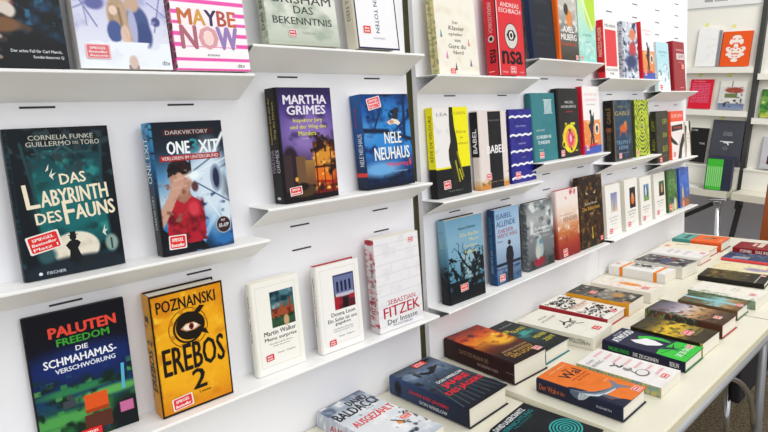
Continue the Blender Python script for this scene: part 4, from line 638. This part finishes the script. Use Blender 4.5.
cv('wal', 'orange book with a leaping whale and navy spine, lying on the table', ['e8782a', ('n','e07020',4,.5,.3), ('r',0,0,.10,.5,'1c2238'), ('e',.0,.0,.30,.16,'1c2238',.1), ('e',.0,.5,.08,.12,'1c2238',.2),
    (P_,[(0,.60),(.06,.47),(.2,.37),(.38,.31),(.56,.275),(.68,.29),(.80,.36),(.86,.355),(.78,.27),(.80,.20),(.84,.13),(.78,.13),(.69,.20),(.56,.22),(.38,.23),(.2,.25),(.08,.29),(0,.36)],'6f7f90'), (P_,[(0,.44),(.1,.33),(.25,.27),(.45,.245),(.6,.235),(.56,.22),(.38,.23),(.2,.25),(.08,.29),(0,.36)],'c9d2d8'), (P_,[(.14,.28),(.16,.16),(.24,.10),(.27,.12),(.24,.26)],'4c5a6c'), (P_,[(.0,.56),(.06,.45),(.22,.355),(.4,.30),(.55,.27),(.4,.285),(.2,.33),(.06,.41)],'465464'),
    (T,'ELISABETH HERRMANN',.6,.93,.6,.02,'f8d0a8'), (T,'Der',.66,.86,.16,.035,'2c1c24'), (T,'Wal',.60,.765,.54,.13,'2c1c24',0,.01), (T,'und das Ende',.62,.665,.56,.035,'b03c18'), (T,'der Welt',.64,.615,.44,.035,'b03c18'), (T,'Roman',.8,.4,.16,.022,'f8d8b8')],
    ['1c2238',(P_,[(1,.58),(.8,.58),(.6,.54),(.5,.48),(.62,.42),(1,.35)],'5c6c7e'),(P_,[(1,.47),(.7,.49),(.5,.48),(.62,.42),(1,.35)],'c3ccd2'),('L',[(1,.44),(.6,.46)],.03,'8c9aa8'),('L',[(1,.40),(.66,.425)],.03,'8c9aa8'),(T,'Der Wal',.5,.86,.2,.4,'c0602c',-90),(T,'und das',.5,.71,.13,.26,'c0602c',-90),(T,'ELISABETH',.5,.2,.16,.14,'b8bcc4',-90)], '1c2238', '1c2034', True, ((.82,.06,.024,.018,0,'f4ece8','e03838'),))
cv('reindeer', 'white book with rows of pale pink print, lying just behind the whale book', ['eeeae6', ('n','e6e0dc',3,.5,.3)]+[(R_,.52+.02*(i%2),.90-.125*i,.90,.945-.125*i,'ecd4d2') for i in range(7)]+[(T,'DAS BUCH',.71,.925-.125*i,.34,.026,'d88c8c') for i in range(7)]+
    [(T,'JOHN',.22,.88,.3,.06,'aaa6a4'),(T,'IRVING',.26,.80,.4,.06,'aaa6a4'), ('L',[(.3,.66),(.42,.62),(.36,.56),(.5,.55)],.05,'4c4846'),('L',[(.38,.62),(.5,.66)],.03,'6c6866'),(E_,.4,.47,.10,.05,'8c8886'),(E_,.46,.49,.05,.03,'e4e0dc'),(E_,.42,.30,.17,.075,'6c6866'),(E_,.43,.305,.135,.06,'e4e2dc'),('L',[(.36,.42),(.3,.34)],.03,'6c6866')],
    ['c8bc74',('n','7c9c9c',3,.45,.1),('r',0,0,1,.02,'b8a860')], 'c8bc74', 'ece8e2', False, ((.56,.08,.024,.018,0,'f0e0dc','dc4038'),))
cv('atwood', 'dark navy book with a bright green figure and white bonnet shape', ['1e2140',
    (P_,[(.42,.74),(.58,.66),(.72,.62),(.7,.5),(.60,.38),(.5,.40),(.34,.52),(.34,.66)],'efeff0'), (P_,[(.58,.68),(.74,.72),(.9,.6),(.92,.46),(.84,.34),(.78,.34),(.78,.5),(.70,.62)],'34c43c'),
    (P_,[(.06,.34),(.3,.36),(.5,.33),(.95,.3),(1,.0),(.0,.0),(.02,.2)],'34c43c'), (P_,[(.3,.35),(.5,.24),(.52,.05),(.56,.24),(.8,.3),(.57,.27),(.5,.33)],'17203c'),('L',[(.12,.3),(.5,.24),(.9,.12)],.02,'17203c'),('L',[(.5,.24),(.3,.05)],.02,'17203c'),
    (T,'MARGARET',.58,.945,.4,.028,'c8ccd8'), (T,'ATWOOD',.52,.865,.80,.10,'f2f2f4',0,.03), (T,'DIE ZEUGINNEN',.56,.12,.74,.07,'d8f0d4',0,.02)],
    ['181a34',(T,'MARGARET ATWOOD',.45,.78,.26,.34,'34b83c',-90),(T,'DIE ZEUGINNEN',.45,.45,.3,.36,'e8e8ec',-90),(T,'BERLIN',.5,.12,.1,.4,'e8e8ec',-90)], '181a34', '1c6c30', True, ((.84,.12,.022,.018,0,'f0e8e8','dc4848'),))
cv('yellow', 'dark olive book with a glowing yellow sky, lying behind the navy and green book', ['3c3414', ('g','2c2818','4c401c','c8a41c','e4bc24','54481c','2c2818'), ('n','2c2810',4,.5,.15,3), ('n','f0cc38',5,.6,.15,6,0,.3,1,.7), (T,'JEAN-LUC',.66,.36,.5,.05,'b8a85c'),(T,'BANNALEC',.66,.28,.6,.05,'b8a85c'),(T,'Bretonisch',.66,.2,.5,.035,'a89c58')], ['2c2810',('r',0,0,1,.03,'b8a048')], '2c2810', 'a08c34', False, ((.44,.3,.036,.026,0,'f0d0c4','e43c38'),))
cv('mount', 'book with misty violet hills, sunlight and red flowers along its spine', ['5c5448', ('g','3c2c1c','6c4828','c89c6c','c8bcc4','7c7484','4c4850'), ('n','4c4434',4,.55,.2,3), ('n','e8e0d8',3,.55,.25,7,.2,.4,.9,.8), ('n','2c2418',6,.52,.15,9,0,0,1,.3),('n','9c2c28',10,.62,.05,5,0,.35,.3,1), ('n','2c4420',8,.55,.1,8,0,.3,.22,1), ('n','2c4420',8,.6,.1,2,.6,.85,1,1)], ['3a3a34',('n','7c8c4c',4,.55,.15,3),('n','b03430',6,.64,.05,7),('r',0,.0,1,.3,'4c2c1c')], '3a3430', 'a83030', True, ((.45,.14,.026,.020,4,'f0e4dc','d84838'),))
cv('tealm', 'book with turquoise band and rust coloured hills, tucked behind the misty hills book', ['8c7c5c', ('g','6c4c28','a88454','8cc0c4','6c8c7c','4c6044','3c5038'), ('n','3c5c3c',5,.52,.2,3,0,.5,1,1), ('e',.35,.9,.2,.05,'8c4c34',.5),('r',.45,.0,.6,1,'8ccad4'),('n','6a5430',5,.5,.2,4,0,0,.45,1)], ['5c4428'], '5c4428', '4c6c54', True, ((.55,.07,.03,.016,0,'f0b8b0','e05048'),))
cv('forest', 'white book with a grey green forest edge, lying near the far table joint', ['ece8dc', ('n','e2dccc',3,.5,.3), ('n','93a486',5,.45,.3,4,0,0,.2,1), (T,'PETER',.7,.45,.3,.025,'a8a494'),(T,'WALD',.7,.38,.3,.03,'a8a494')], ['8c9c84',('n','4c6444',4,.5,.2)], '8c9c84', 'e8e4d8', False, ((.5,.13,.024,.018,0,'f0c8c4','dc5058'),))
cv('thriller', 'dark olive brown book lying behind the grey green forest edge book', ['2c281c', ('g','1c1a14','34301c','4c441c','5c4c24','2c281c'), ('e',.6,.75,.3,.12,'8c6c2c',.8),('n','8c7838',4,.55,.2,3,0,.3,1,1), ('n','1c1810',5,.5,.2,5), (R_,0,.13,1,.15,'a8a494'),(T,'NIGHT',.5,.5,.6,.08,'5c5434')], ['1c1a14'], '1c1a14', '1c1a14', True, ((.8,.1,.02,.016,0,'f0c8c4','dc5058'),))
cv('pale', 'thin pale yellow book with a lilac blot, lying flat on the far table', ['eadfb4', ('n','e0d4a8',4,.5,.3), ('e',.42,.32,.18,.2,'9c94b4',.4), ('n','c8bc90',5,.6,.2,4), ('e',.7,.14,.2,.06,'f0785c',.3)], ['e4d8b0'], 'e4d8b0', 'e4d8b0', False)
cv('bluered', 'dark blue book with a thin red edge, lying before the dark red book', ['2c3c64', ('n','4c7ca8',5,.52,.2,3), ('n','20263c',4,.52,.2,6), (T,'ROMAN',.3,.7,.3,.3,'d8dce4'), ('n','c8a888',9,.66,.08,8,.3,.1,1,.7)], ['e04848'], 'e04848', 'e04c4c', True)
cv('dred2', 'dark red book with pale boxes and white lettering on the far table', ['8c1824', ('n','7c121e',4,.5,.3), (R_,.45,.66,.9,.72,'d8b8a8'), (R_,.35,.52,.95,.62,'dcc8b8'), (R_,.3,.2,.7,.4,'c86848')], ['7c1420',(T,'STEPHEN',.5,.76,.2,.5,'e8dcdc',-90,.02),(T,'DAS INSTITUT',.5,.38,.4,.5,'e8dcdc',-90,.02)], '7c1420', '7c1420', True)
cv('king', 'cream white book with grey spaced lettering and a small black bird drawing', ['eeebde', ('n','e6e2d2',3,.5,.3), (T,'RINA',.5,.80,.36,.04,'7c7a6c'),(T,'WOLLSTEIN',.5,.72,.6,.045,'7c7a6c'), (T,'MIRA',.44,.40,.4,.05,'2c2c28',0,.01), ('L',[(.35,.46),(.5,.5),(.66,.46),(.72,.4)],.05,'1c1c18'),('L',[(.5,.5),(.56,.58)],.04,'1c1c18'),('L',[(.66,.46),(.82,.5)],.04,'1c1c18'),('L',[(.6,.46),(.62,.36),(.75,.3)],.03,'1c1c18')],
    ['e8e4d4',(T,'WOLLSTEIN',.5,.2,.2,.4,'3c3c34',-90),(T,'dtv',.5,.06,.06,.3,'5c5c50',-90)], 'e8e4d4', 'e8e4d4', False, ((.6,.10,.026,.022,0,'e85048','e03c38'),))
_cg = []
_rc = random.Random(11)
for _k in range(105):
    _x, _y = _rc.uniform(.06,.85), _rc.choice([_rc.uniform(.55,.92), _rc.uniform(.08,.42)])
    _cg.append(('L',[(_x,_y),(_x+_rc.uniform(-.08,.1),_y+_rc.uniform(-.05,.05)),(_x+_rc.uniform(0,.12),_y+_rc.uniform(-.03,.04))],.030,'24221f'))
cv('callig', 'white book covered in loose black calligraphic strokes, with a red spine edge', ['f0ece2']+_cg+[(T,'STERN',.45,.50,.6,.05,'f0c0a0'),(T,'STUNDEN',.5,.56,.7,.05,'f0c8b0')], ['a02430'], 'a02430', 'b0303c', True, ((.62,.08,.022,.020,0,'e87878','dc4048'),))
cv('bw', 'book with a dark grey photograph and an orange yellow spine', ['5c5a54', ('g','2c2a26','6c6860','8c8880','4c4a44','3a3834'), ('n','c8c0b0',4,.54,.2,3), ('n','24221e',4,.52,.15,6), ('e',.6,.3,.2,.1,'b88c50',.6), ('r',0,0,.2,.12,'b87828')], ['e09a1c'], 'e09a1c', 'e09a1c', False, ((.42,.66,.03,.024,0,'f0b8a8','e4483c'),))
cv('oval', 'white book with a flat orange oval on its cover', ['efe9de', ('n','e6ddcc',3,.5,.3), ('e',.52,.44,.15,.19,'ec8c24',.06), ('n','e8c8b8',5,.58,.2,5), (T,'ROMAN',.7,.8,.3,.03,'e8c8b0')], ['ece6da'], 'ece6da', 'e8e2d4', False, ((.40,.16,.026,.022,0,'e87870','e04840'),))
cv('straps', 'white box-like book crossed by two orange bands, lying against the wall', ['ecebe8', ('n','e2e0dc',3,.5,.3), (R_,0,.74,1,.80,'f08c28'), (R_,0,.14,1,.20,'f08c28'), ('r',.4,.3,.95,.7,'d8d4cc'), ('n','24221e',8,.52,.1,4,.45,.3,.98,.7)], ['e8e6e2',(R_,0,.74,1,.80,'ec8424'),(R_,0,.14,1,.20,'ec8424')], 'e8e6e2', 'e8e6e2', False, ((.5,.93,.02,.014,0,'f0b8a8','e88878'),))
cv('mag', 'thick book with a black and grey collage cover, behind the orange banded one', ['5c5a5c', ('n','24222a',5,.48,.12,3), ('n','c8c4c0',5,.55,.15,6), ('e',.45,.5,.25,.16,'4c4c74',.4), ('e',.35,.62,.12,.1,'1c1a20',.3), (T,'BELLA',.8,.62,.3,.05,'d85c48'),(T,'GERMANIA',.8,.4,.5,.05,'d85c48')], ['d8d4ca'], 'd8d4ca', '3c3a40', False)
cv('white22', 'white book with thin grey lettering, near the far end of the table', ['efece8', ('n','e4e2e0',3,.5,.3), (T,'ANDREAS',.55,.70,.5,.06,'a8a6a8'),(T,'MAIER',.55,.55,.44,.06,'a8a6a8'),(T,'DIE FAMILIE',.5,.36,.6,.05,'b8b6b8')], ['e4e2de'], 'e4e2de', 'b83848', True, ((.7,.1,.026,.020,0,'f0b0a8','e85850'),))
cv('cream23', 'cream book with a dark line of print, next beyond the one with thin grey lettering', ['efe6cc', ('n','e6dcc0',3,.5,.3), ('l',.55,.75,.75,.5,.03,'5c5848'), (T,'ROMAN',.5,.3,.4,.03,'c8bc9c')], ['e8dec4'], 'e8dec4', 'b02c3c', True, ((.25,.86,.026,.020,0,'f0a090','e86858'),))
cv('tealor', 'teal and orange book at the far end of the table', ['f06a2c', (R_,0,.62,1,1,'5ca8a0'), ('n','3c8884',5,.55,.2,3,0,.62,1,1), (R_,.25,.74,.85,.82,'2c5c5c'), ('e',.5,.36,.18,.09,'b87860',.4), ('e',.62,.27,.08,.06,'4c2c24',.3), (T,'NULL',.4,.08,.4,.05,'f8d8c8'),('r',0,.6,1,.62,'e8602c')], ['e4602c',('r',0,.62,1,1,'4c9890')], 'e4602c', '1c1c1c', True)

# ------------------------------------------------------------------ placing the books
UP = {
    'body': ('AB', 'A1', 0.1014, 0.0173, 0.1137, 0.2049, 0.0307, 0.0399, 0.0985),
    'winter': ('AB', 'A1', 0.2259, 0.0080, 0.1354, 0.2101, 0.0375, -0.0143, 0.0842),
    'maybe': ('AB', 'A1', 0.3682, 0.0039, 0.1298, 0.2051, 0.0360, -0.0344, 0.0774),
    'grisham': ('AB', 'B1', 0.5462, 0.0090, 0.1589, 0.2051, 0.0284, -0.0493, 0.1166),
    'toten': ('AB', 'B1', 0.7520, 0.0021, 0.1196, 0.2051, 0.0397, -0.0214, 0.0881),
    'laby': ('AB', 'A2', 0.1218, 0.0401, 0.1401, 0.2255, 0.0220, 0.0139, 0.0271),
    'exit': ('AB', 'A2', 0.3182, 0.0240, 0.1281, 0.2260, 0.0350, 0.0120, 0.0258),
    'grimes': ('AB', 'B2', 0.5587, 0.0207, 0.1342, 0.2265, 0.0410, 0.0477, 0.0193),
    'neuhaus': ('AB', 'B2', 0.7737, 0.0233, 0.1448, 0.2118, 0.0370, 0.0025, 0.0564),
    'palu': ('AB', 'R3', 0.1110, 0.0616, 0.1435, 0.2201, 0.0083, -0.0600, 0.0120),
    'erebos': ('AB', 'R3', 0.2842, 0.0226, 0.1289, 0.2170, 0.0424, -0.0114, 0.0133),
    'walker': ('AB', 'R3', 0.4732, 0.0363, 0.1092, 0.1886, 0.0198, -0.0198, 0.0280),
    'leon': ('AB', 'R3', 0.6205, 0.0282, 0.1116, 0.1913, 0.0222, -0.0413, 0.0315),
    'fitzek': ('AB', 'R3', 0.7770, 0.0200, 0.1381, 0.2213, 0.0327, -0.0315, 0.0300),
    'klavier': ('CF', 'C1', 0.0236, 0.0157, 0.1564, 0.2150, 0.0265, -0.0303, 0.0660),
    'nsa': ('CF', 'C1', 0.2613, 0.0020, 0.1262, 0.2400, 0.0450, -0.0272, 0.0458),
    'navy': ('CF', 'D1', 0.4661, 0.0191, 0.1215, 0.2250, 0.0233, -0.0600, 0.0862),
    'milberg': ('CF', 'D1', 0.6172, 0.0142, 0.1195, 0.2250, 0.0239, -0.0200, 0.0592),
    'green': ('CF', 'D1', 0.7500, 0.0161, 0.1195, 0.2250, 0.0163, -0.0200, 0.0484),
    'redsp': ('CF', 'E1', 0.9517, 0.0217, 0.1206, 0.2062, 0.0269, -0.0064, 0.0507),
    'bluab': ('CF', 'E1', 1.1094, 0.0166, 0.1286, 0.2139, 0.0243, -0.0326, 0.0628),
    'dance1': ('CF', 'E1', 1.2868, 0.0148, 0.1228, 0.2270, 0.0243, -0.0075, 0.0663),
    'lightb': ('CF', 'F1', 1.4755, 0.0230, 0.1349, 0.2090, 0.0167, -0.0180, 0.0729),
    'dred': ('CF', 'F1', 1.6552, 0.0193, 0.1418, 0.2226, 0.0271, -0.0195, 0.0631),
    'lea': ('CF', 'C2', 0.0227, 0.0394, 0.1450, 0.2324, 0.0240, 0.0166, 0.0289),
    'babel': ('CF', 'C2', 0.2046, 0.0364, 0.1406, 0.2201, 0.0263, 0.0184, 0.0328),
    'waves': ('CF', 'C2', 0.3624, 0.0393, 0.1391, 0.2207, 0.0112, 0.0195, 0.0327),
    'teal': ('CF', 'D2', 0.4855, 0.0365, 0.1480, 0.2152, 0.0214, 0.0075, 0.0607),
    'flower': ('CF', 'D2', 0.6383, 0.0317, 0.1430, 0.2295, 0.0264, 0.0139, 0.0461),
    'dance2': ('CF', 'D2', 0.8042, 0.0295, 0.1355, 0.2372, 0.0242, 0.0111, 0.0505),
    'fant': ('CF', 'E2', 1.0370, 0.0243, 0.1659, 0.2324, 0.0382, -0.0096, 0.0409),
    'hypno': ('CF', 'E2', 1.2568, 0.0325, 0.1498, 0.2333, 0.0132, 0.0027, 0.0460),
    'dgreen': ('CF', 'F2', 1.4694, 0.0245, 0.1401, 0.2267, 0.0266, -0.0039, 0.0441),
    'orwh': ('CF', 'F2', 1.6513, 0.0248, 0.1626, 0.2227, 0.0161, -0.0155, 0.0583),
    'figure': ('CF', 'F2', 1.8461, 0.0251, 0.0709, 0.1701, 0.0115, -0.0270, 0.0673),
    'tree': ('CF', 'C3', 0.0393, 0.0287, 0.1451, 0.2263, 0.0330, -0.0600, 0.0265),
    'allende': ('CF', 'C3', 0.2519, 0.0286, 0.1245, 0.2224, 0.0275, -0.0256, 0.0262),
    'storm': ('CF', 'C3', 0.4257, 0.0320, 0.1541, 0.2147, 0.0228, -0.0298, 0.0333),
    'cloud': ('CF', 'C3', 0.6074, 0.0271, 0.1441, 0.2312, 0.0204, -0.0284, 0.0482),
    'brown': ('CF', 'C3', 0.7658, 0.0262, 0.1730, 0.2574, 0.0207, -0.0289, 0.0528),
    'w1': ('CF', 'C3', 0.9934, 0.0347, 0.1292, 0.2024, 0.0194, -0.0052, 0.0528),
    'w2': ('CF', 'C3', 1.1583, 0.0310, 0.1265, 0.2062, 0.0212, 0.0020, 0.0497),
    'w3': ('CF', 'C3', 1.3118, 0.0299, 0.1224, 0.1987, 0.0196, 0.0097, 0.0532),
    'w4': ('CF', 'C3', 1.4736, 0.0325, 0.1347, 0.1981, 0.0193, 0.0129, 0.0574),
    'castle': ('CF', 'C3', 1.6344, 0.0324, 0.1302, 0.1961, 0.0197, 0.0146, 0.0602),
    'blue': ('CF', 'C3', 1.7875, 0.0312, 0.1421, 0.1910, 0.0198, 0.0067, 0.0626),
}
LIE = {
    'baldacci': (ZTABL, 0.6320, 0.7269, 0.1288, 0.2559, 0.0353, 0.0698),
    'winslow': (ZTABL, 0.8279, 0.7248, 0.1421, 0.2475, 0.0484, 0.0235),
    'fire': (ZTAB, 1.0279, 0.7520, 0.1347, 0.2393, 0.0559, -0.0544),
    'bastei': (ZTAB, 1.1720, 0.7570, 0.1180, 0.2108, 0.0388, 0.0000),
    'lager': (ZTABL, 0.8309, 0.4840, 0.1365, 0.1790, 0.0299, 0.0825),
    'wal': (ZTAB, 1.0388, 0.4893, 0.1139, 0.2072, 0.0357, 0.0085),
    'reindeer': (ZTAB, 1.1907, 0.4738, 0.1151, 0.2054, 0.0240, 0.0123),
    'atwood': (ZTAB, 1.3463, 0.4796, 0.1166, 0.2147, 0.0293, -0.0131),
    'yellow': (ZTAB, 1.4678, 0.4815, 0.1125, 0.1913, 0.0356, -0.0300),
    'mount': (ZTAB, 1.6166, 0.4817, 0.1169, 0.2150, 0.0412, -0.0313),
    'tealm': (ZTAB, 1.7879, 0.4937, 0.1019, 0.1706, 0.0315, -0.0210),
    'forest': (ZTAB, 1.9197, 0.4811, 0.1258, 0.2018, 0.0287, -0.0386),
    'thriller': (ZTAB, 2.1597, 0.5176, 0.1291, 0.2100, 0.0186, 0.0605),
    'pale': (ZTAB, 2.3224, 0.5266, 0.1281, 0.2100, 0.0080, 0.0244),
    'bluered': (ZTAB, 2.4917, 0.5446, 0.1250, 0.2100, 0.0118, 0.0092),
    'dred2': (ZTAB, 2.6512, 0.5475, 0.1338, 0.2100, 0.0251, 0.0196),
    'king': (ZTAB, 1.3305, 0.7101, 0.1309, 0.2314, 0.0354, 0.0779),
    'callig': (ZTAB, 1.5012, 0.7553, 0.1320, 0.2291, 0.0281, 0.0377),
    'bw': (ZTAB, 1.6349, 0.7512, 0.1144, 0.2145, 0.0401, 0.0348),
    'oval': (ZTAB, 1.7923, 0.7498, 0.1054, 0.2159, 0.0369, -0.0021),
    'straps': (ZTAB, 2.0326, 0.7987, 0.0979, 0.2200, 0.0361, -0.0305),
    'mag': (ZTAB, 2.1254, 0.7736, 0.1292, 0.1900, 0.0463, -0.0678),
    'white22': (ZTAB, 2.3553, 0.7876, 0.1225, 0.2048, 0.0317, 0.0007),
    'cream23': (ZTAB, 2.4920, 0.8026, 0.1200, 0.2070, 0.0289, 0.0035),
    'tealor': (ZTAB, 2.6260, 0.7950, 0.1348, 0.2061, 0.0413, 0.0184),
}
def book_root(key, mw, group):
    front, spine, sbg, board, hard, st, label = CV[key]
    root = empty('hardcover_book' if hard else 'paperback_book', mw); tag(root, label, 'book', group); return root
BIG = {'body','winter','maybe','grisham','toten','laby','exit','grimes','neuhaus','palu','erebos','walker','leon','fitzek'}
for key, (fr, row, u, v, W, H, t, yaw, lean) in UP.items():
    front, spine, sbg, board, hard, st, label = CV[key]
    z = SH[row]+t*math.sin(lean)+0.0006
    mw = wall_frame(fr) @ Matrix.Translation((u, v, z)) @ Matrix.Rotation(yaw, 4, 'Z') @ Matrix.Rotation(-lean, 4, 'X')
    root = book_root(key, mw, 'books standing on the wall shelves')
    res = (96, 150) if key in BIG else (44, 84)
    if key in ('lea','babel','tree','allende','teal','flower'): res = (56, 100)
    book_parts(root, W, H, t, front, spine, sbg, board, hard, res, st)
for key, (z, x, y, W, H, t, yaw) in LIE.items():
    front, spine, sbg, board, hard, st, label = CV[key]
    mw = Matrix.Translation((x, y, z+t+0.0004)) @ Matrix.Rotation(yaw, 4, 'Z') @ Matrix.Rotation(-math.pi/2, 4, 'X')
    root = book_root(key, mw, 'books lying flat on the tables')
    book_parts(root, W, H, t, front, spine, sbg, board, hard, (64, 104) if z < .75 or x < 1.9 else (36, 60), st)

# ------------------------------------------------------------------ things on the display stands at the back
def back_book(name, label, s, h, n, W, H, t, front, board='d8d4cc', lean=0.10, hard=True, ret=False):
    lean = max(0.01, (n-t-0.003)/H)
    mw = dm(0, 0, 0) @ Matrix.Translation((s, h+t*lean+.0005, n)) @ Matrix.Rotation(-lean, 4, 'X')
    # local axes of the stand: x right, y up, z towards the room; turn the book so that its height runs along y
    mw = mw @ Matrix(((1,0,0,0),(0,0,1,0),(0,-1,0,0),(0,0,0,1)))
    root = empty(name, mw); tag(root, label, 'book', 'books on the display stands at the back')
    book_parts(root, W, H, t, front, None, board, board, hard, (32, 48), ())
    return root
_orn = ['ec5a1c']
for _x, _y, _a, _b in ((.5,.82,.16,.07),(.5,.72,.20,.05),(.5,.45,.30,.08),(.5,.28,.22,.06),(.5,.17,.12,.05),(.5,.58,.08,.08),(.25,.5,.09,.06),(.75,.5,.09,.06),(.28,.34,.1,.05),(.72,.34,.1,.05),(.33,.7,.07,.08),(.67,.7,.07,.08)):
    _orn.append((E_, _x, _y, _a, _b, 'f6eae0'))
for _x, _y in ((.42,.78),(.58,.78),(.4,.46),(.6,.46),(.5,.36),(.5,.66),(.44,.28),(.56,.28),(.3,.5),(.7,.5),(.5,.52)): _orn.append((E_, _x, _y, .035, .02, 'ec5a1c'))
back_book('hardcover_book', 'orange book with a white ornamental mask pattern on the back display', .141, .871, .034, .168, .218, .018, _orn, 'd8501c')
back_book('paperback_book', 'all white brochure at the left of the orange ornament book', -.01, .871, .034, .126, .25, .012, ['f6f5f2', ('n','eeedea',3,.5,.3)], 'f0f0ec', hard=False)
back_book('paperback_book', 'white brochure with a dark edge touching the orange ornament book', .118, .871, .030, .018, .23, .022, ['8a8c94'], 'f0f0ec', hard=False)
back_book('paperback_book', 'crimson booklet with a block of pale violet text on the back display', -.024, .594, .034, .146, .195, .01, ['dc1c34', (T,'MIT ABSICHT',.4,.93,.5,.03,'f4d0d8')]+[(T,'NICHT NUR EIN BUCH',.48,.85-.052*i,.76,.026,'e89ccc') for i in range(13)], 'dc1c34', hard=False)
back_book('hardcover_book', 'white edged photo book showing a living room interior', .16, .594, .034, .157, .185, .012, ['d8d8d4', ('G',0,.8,1,1,'e4e2dc','ece8e0'), ('e',.55,.68,.35,.1,'9c4838',.3), ('n','b86c58',4,.6,.2,3,.2,.58,.9,.8), ('r',.2,.42,.7,.56,'6c7c4c'), ('e',.5,.32,.2,.08,'e4e0d8',.3), ('G',0,0,1,.22,'8c98b0','6c7c9c'), ('n','3c2c24',6,.58,.1,5,.1,.1,.9,.6), ('l',.45,1,.45,.8,.012,'3c3c3c')], 'e4e2dc')
back_book('hardcover_book', 'black book with small white capitals left of the large grey book', .012, .234, .045, .120, .232, .015, ['1c1c1c', (T,'LAB',.25,.93,.3,.05,'c8c8c4'), (T,'THE',.72,.55,.3,.05,'c8c8c4')], 'c8c4b8')
back_book('hardcover_book', 'large dark grey book with a small white rifle and a faint star', .150, .234, .045, .190, .292, .02, ['4a4b54', ('n','454650',3,.5,.3), (T,'WAR',.52,.72,.28,.04,'8c8e94',0,.02), (T,'PORN',.52,.67,.28,.04,'8c8e94',0,.02),
    (P_,[(.3,.515),(.42,.51),(.44,.48),(.5,.49),(.54,.47),(.56,.44),(.6,.45),(.58,.5),(.72,.505),(.72,.53),(.3,.53)],'e8e8ea'),
    ('L',[(.5,.42),(.555,.33),(.4,.38),(.6,.38),(.445,.33),(.5,.42)],.02,'74767e')], '3a3b42')
# slipcase with eight green volumes
def back_box(name, label, cat, dims, m, group=None, col=None, bevel=0.0008):
    s0, s1, h0, h1, n0, n1 = dims; mb = MB(); mb.box((0, 0, 0), (s1-s0, h1-h0, n1-n0))
    o = mb.build(name, m, bevel=bevel); o.matrix_world = dm(0, 0, 0) @ Matrix.Translation((s0, h0, n0)); tag(o, label, cat, group); return o
M['green'] = mat('bright_green_card', '46cc38', 0.45, noise=('3cc02e', 20, 0.3)); M['navy'] = mat('navy_card', '232a40', 0.5)
M['whitepaper'] = mat('white_paper', 'f0f0ee', 0.6); M['yellowtag'] = mat('pale_yellow_paper', 'ece88c', 0.6)
sc = empty('slipcase', dm(0, 0, 0) @ Matrix.Translation((.182, .0895, .097)) @ Matrix.Rotation(0.2, 4, 'Y')); tag(sc, 'navy slipcase holding the bright green volumes on the back counter', 'slipcase')
mb = MB(); mb.box((0, 0, 0), (.004, .205, .145)); mb.box((.094, 0, 0), (.098, .205, .145)); mb.box((.004, 0, 0), (.094, .003, .145)); mb.box((.004, .202, 0), (.094, .205, .145)); mb.box((.004, .003, 0), (.094, .202, .003))
mb.build('case', M['navy'], sc)
mb = MB(); mb.box((.098, 0, 0), (.145, .205, .145)); mb.build('thick_side', M['navy'], sc)
gv = None
for k in range(8):
    if gv is None:
        mb = MB(); mb.box((0, 0, 0), (.0106, .198, .142)); mb.box((.002, .02, .142), (.0086, .15, .1424), 1)
        gv = mb.build('paperback_book', [M['green'], mat('pale_green_print', '9ce88c', 0.5)]); o = gv
    else: o = gv.copy(); C.objects.link(o)
    o.matrix_world = sc.matrix_world @ Matrix.Translation((.0045+k*.0111, .0032, .0035))
    tag(o, 'bright green spined volume in the navy slipcase', 'book', 'green volumes in the slipcase')
back_box('brochure', 'white folded brochure lying in front of the green volumes', 'brochure', (.06, .17, .0890, .0915, .13, .235), M['whitepaper'])
back_box('book_stack', 'thick white book lying on the counter left of the green volumes', 'book', (-.06, .055, .0890, .112, .07, .22), M['whitepaper'])
for s, h, n, lb in ((.004, 1.125, .0006, 'yellow sticky tag above the white brochure'), (.168, 1.108, .0006, 'yellow sticky tag above the orange ornament book'), (.002, .802, .0006, 'yellow tagged slip above the crimson booklet'), (.182, .80, .0006, 'yellow tagged slip above the living room photo book'), (.172, .525, .0006, 'yellow tagged slip above the large grey book')):
    r = empty('price_slip', dm(0, 0, 0) @ Matrix.Translation((s, h, n))); tag(r, lb, 'paper slip', 'slips on the back display')
    mb = MB(); mb.box((0, -.03, 0), (.045, .035, .0012)); mb.build('slip', M['whitepaper'], r)
    mb = MB(); mb.box((.012, .004, .0012), (.036, .028, .0018)); mb.build('yellow_dot', M['yellowtag'], r)
back_book('paperback_book', 'green landscape book at the right edge on the far right stand', .405, .554, .034, .14, .175, .012, ['4c8c3c', ('g','d8c850','3c8c3c','7cac4c','2c6c2c'), ('n','2c5c24',4,.5,.2,3), ('n','c8d868',5,.6,.15,7)], '4c7c3c', hard=False)
back_book('hardcover_book', 'light grey book with a dark square at the right edge above the counter', .45, .234, .045, .16, .2, .02, ['c8c8cc', (R_,.25,.15,.9,.42,'4c1420'), ('n','bcbcc0',3,.5,.3)], 'bcbcc0')
# faint printed marks on the header board
mb = MB()
for a_, w_, c_ in ((.0, .05, 'a4a4a4'), (.06, .08, 'b0b0b0'), (.16, .03, 'c8a0a8'), (.20, .06, 'c4a4ac')):
    mb.box((a_, 1.285, .0122), (a_+w_, 1.305, .0126), 0, hx(c_))
o = mb.build('header_print', M['print'], st1)
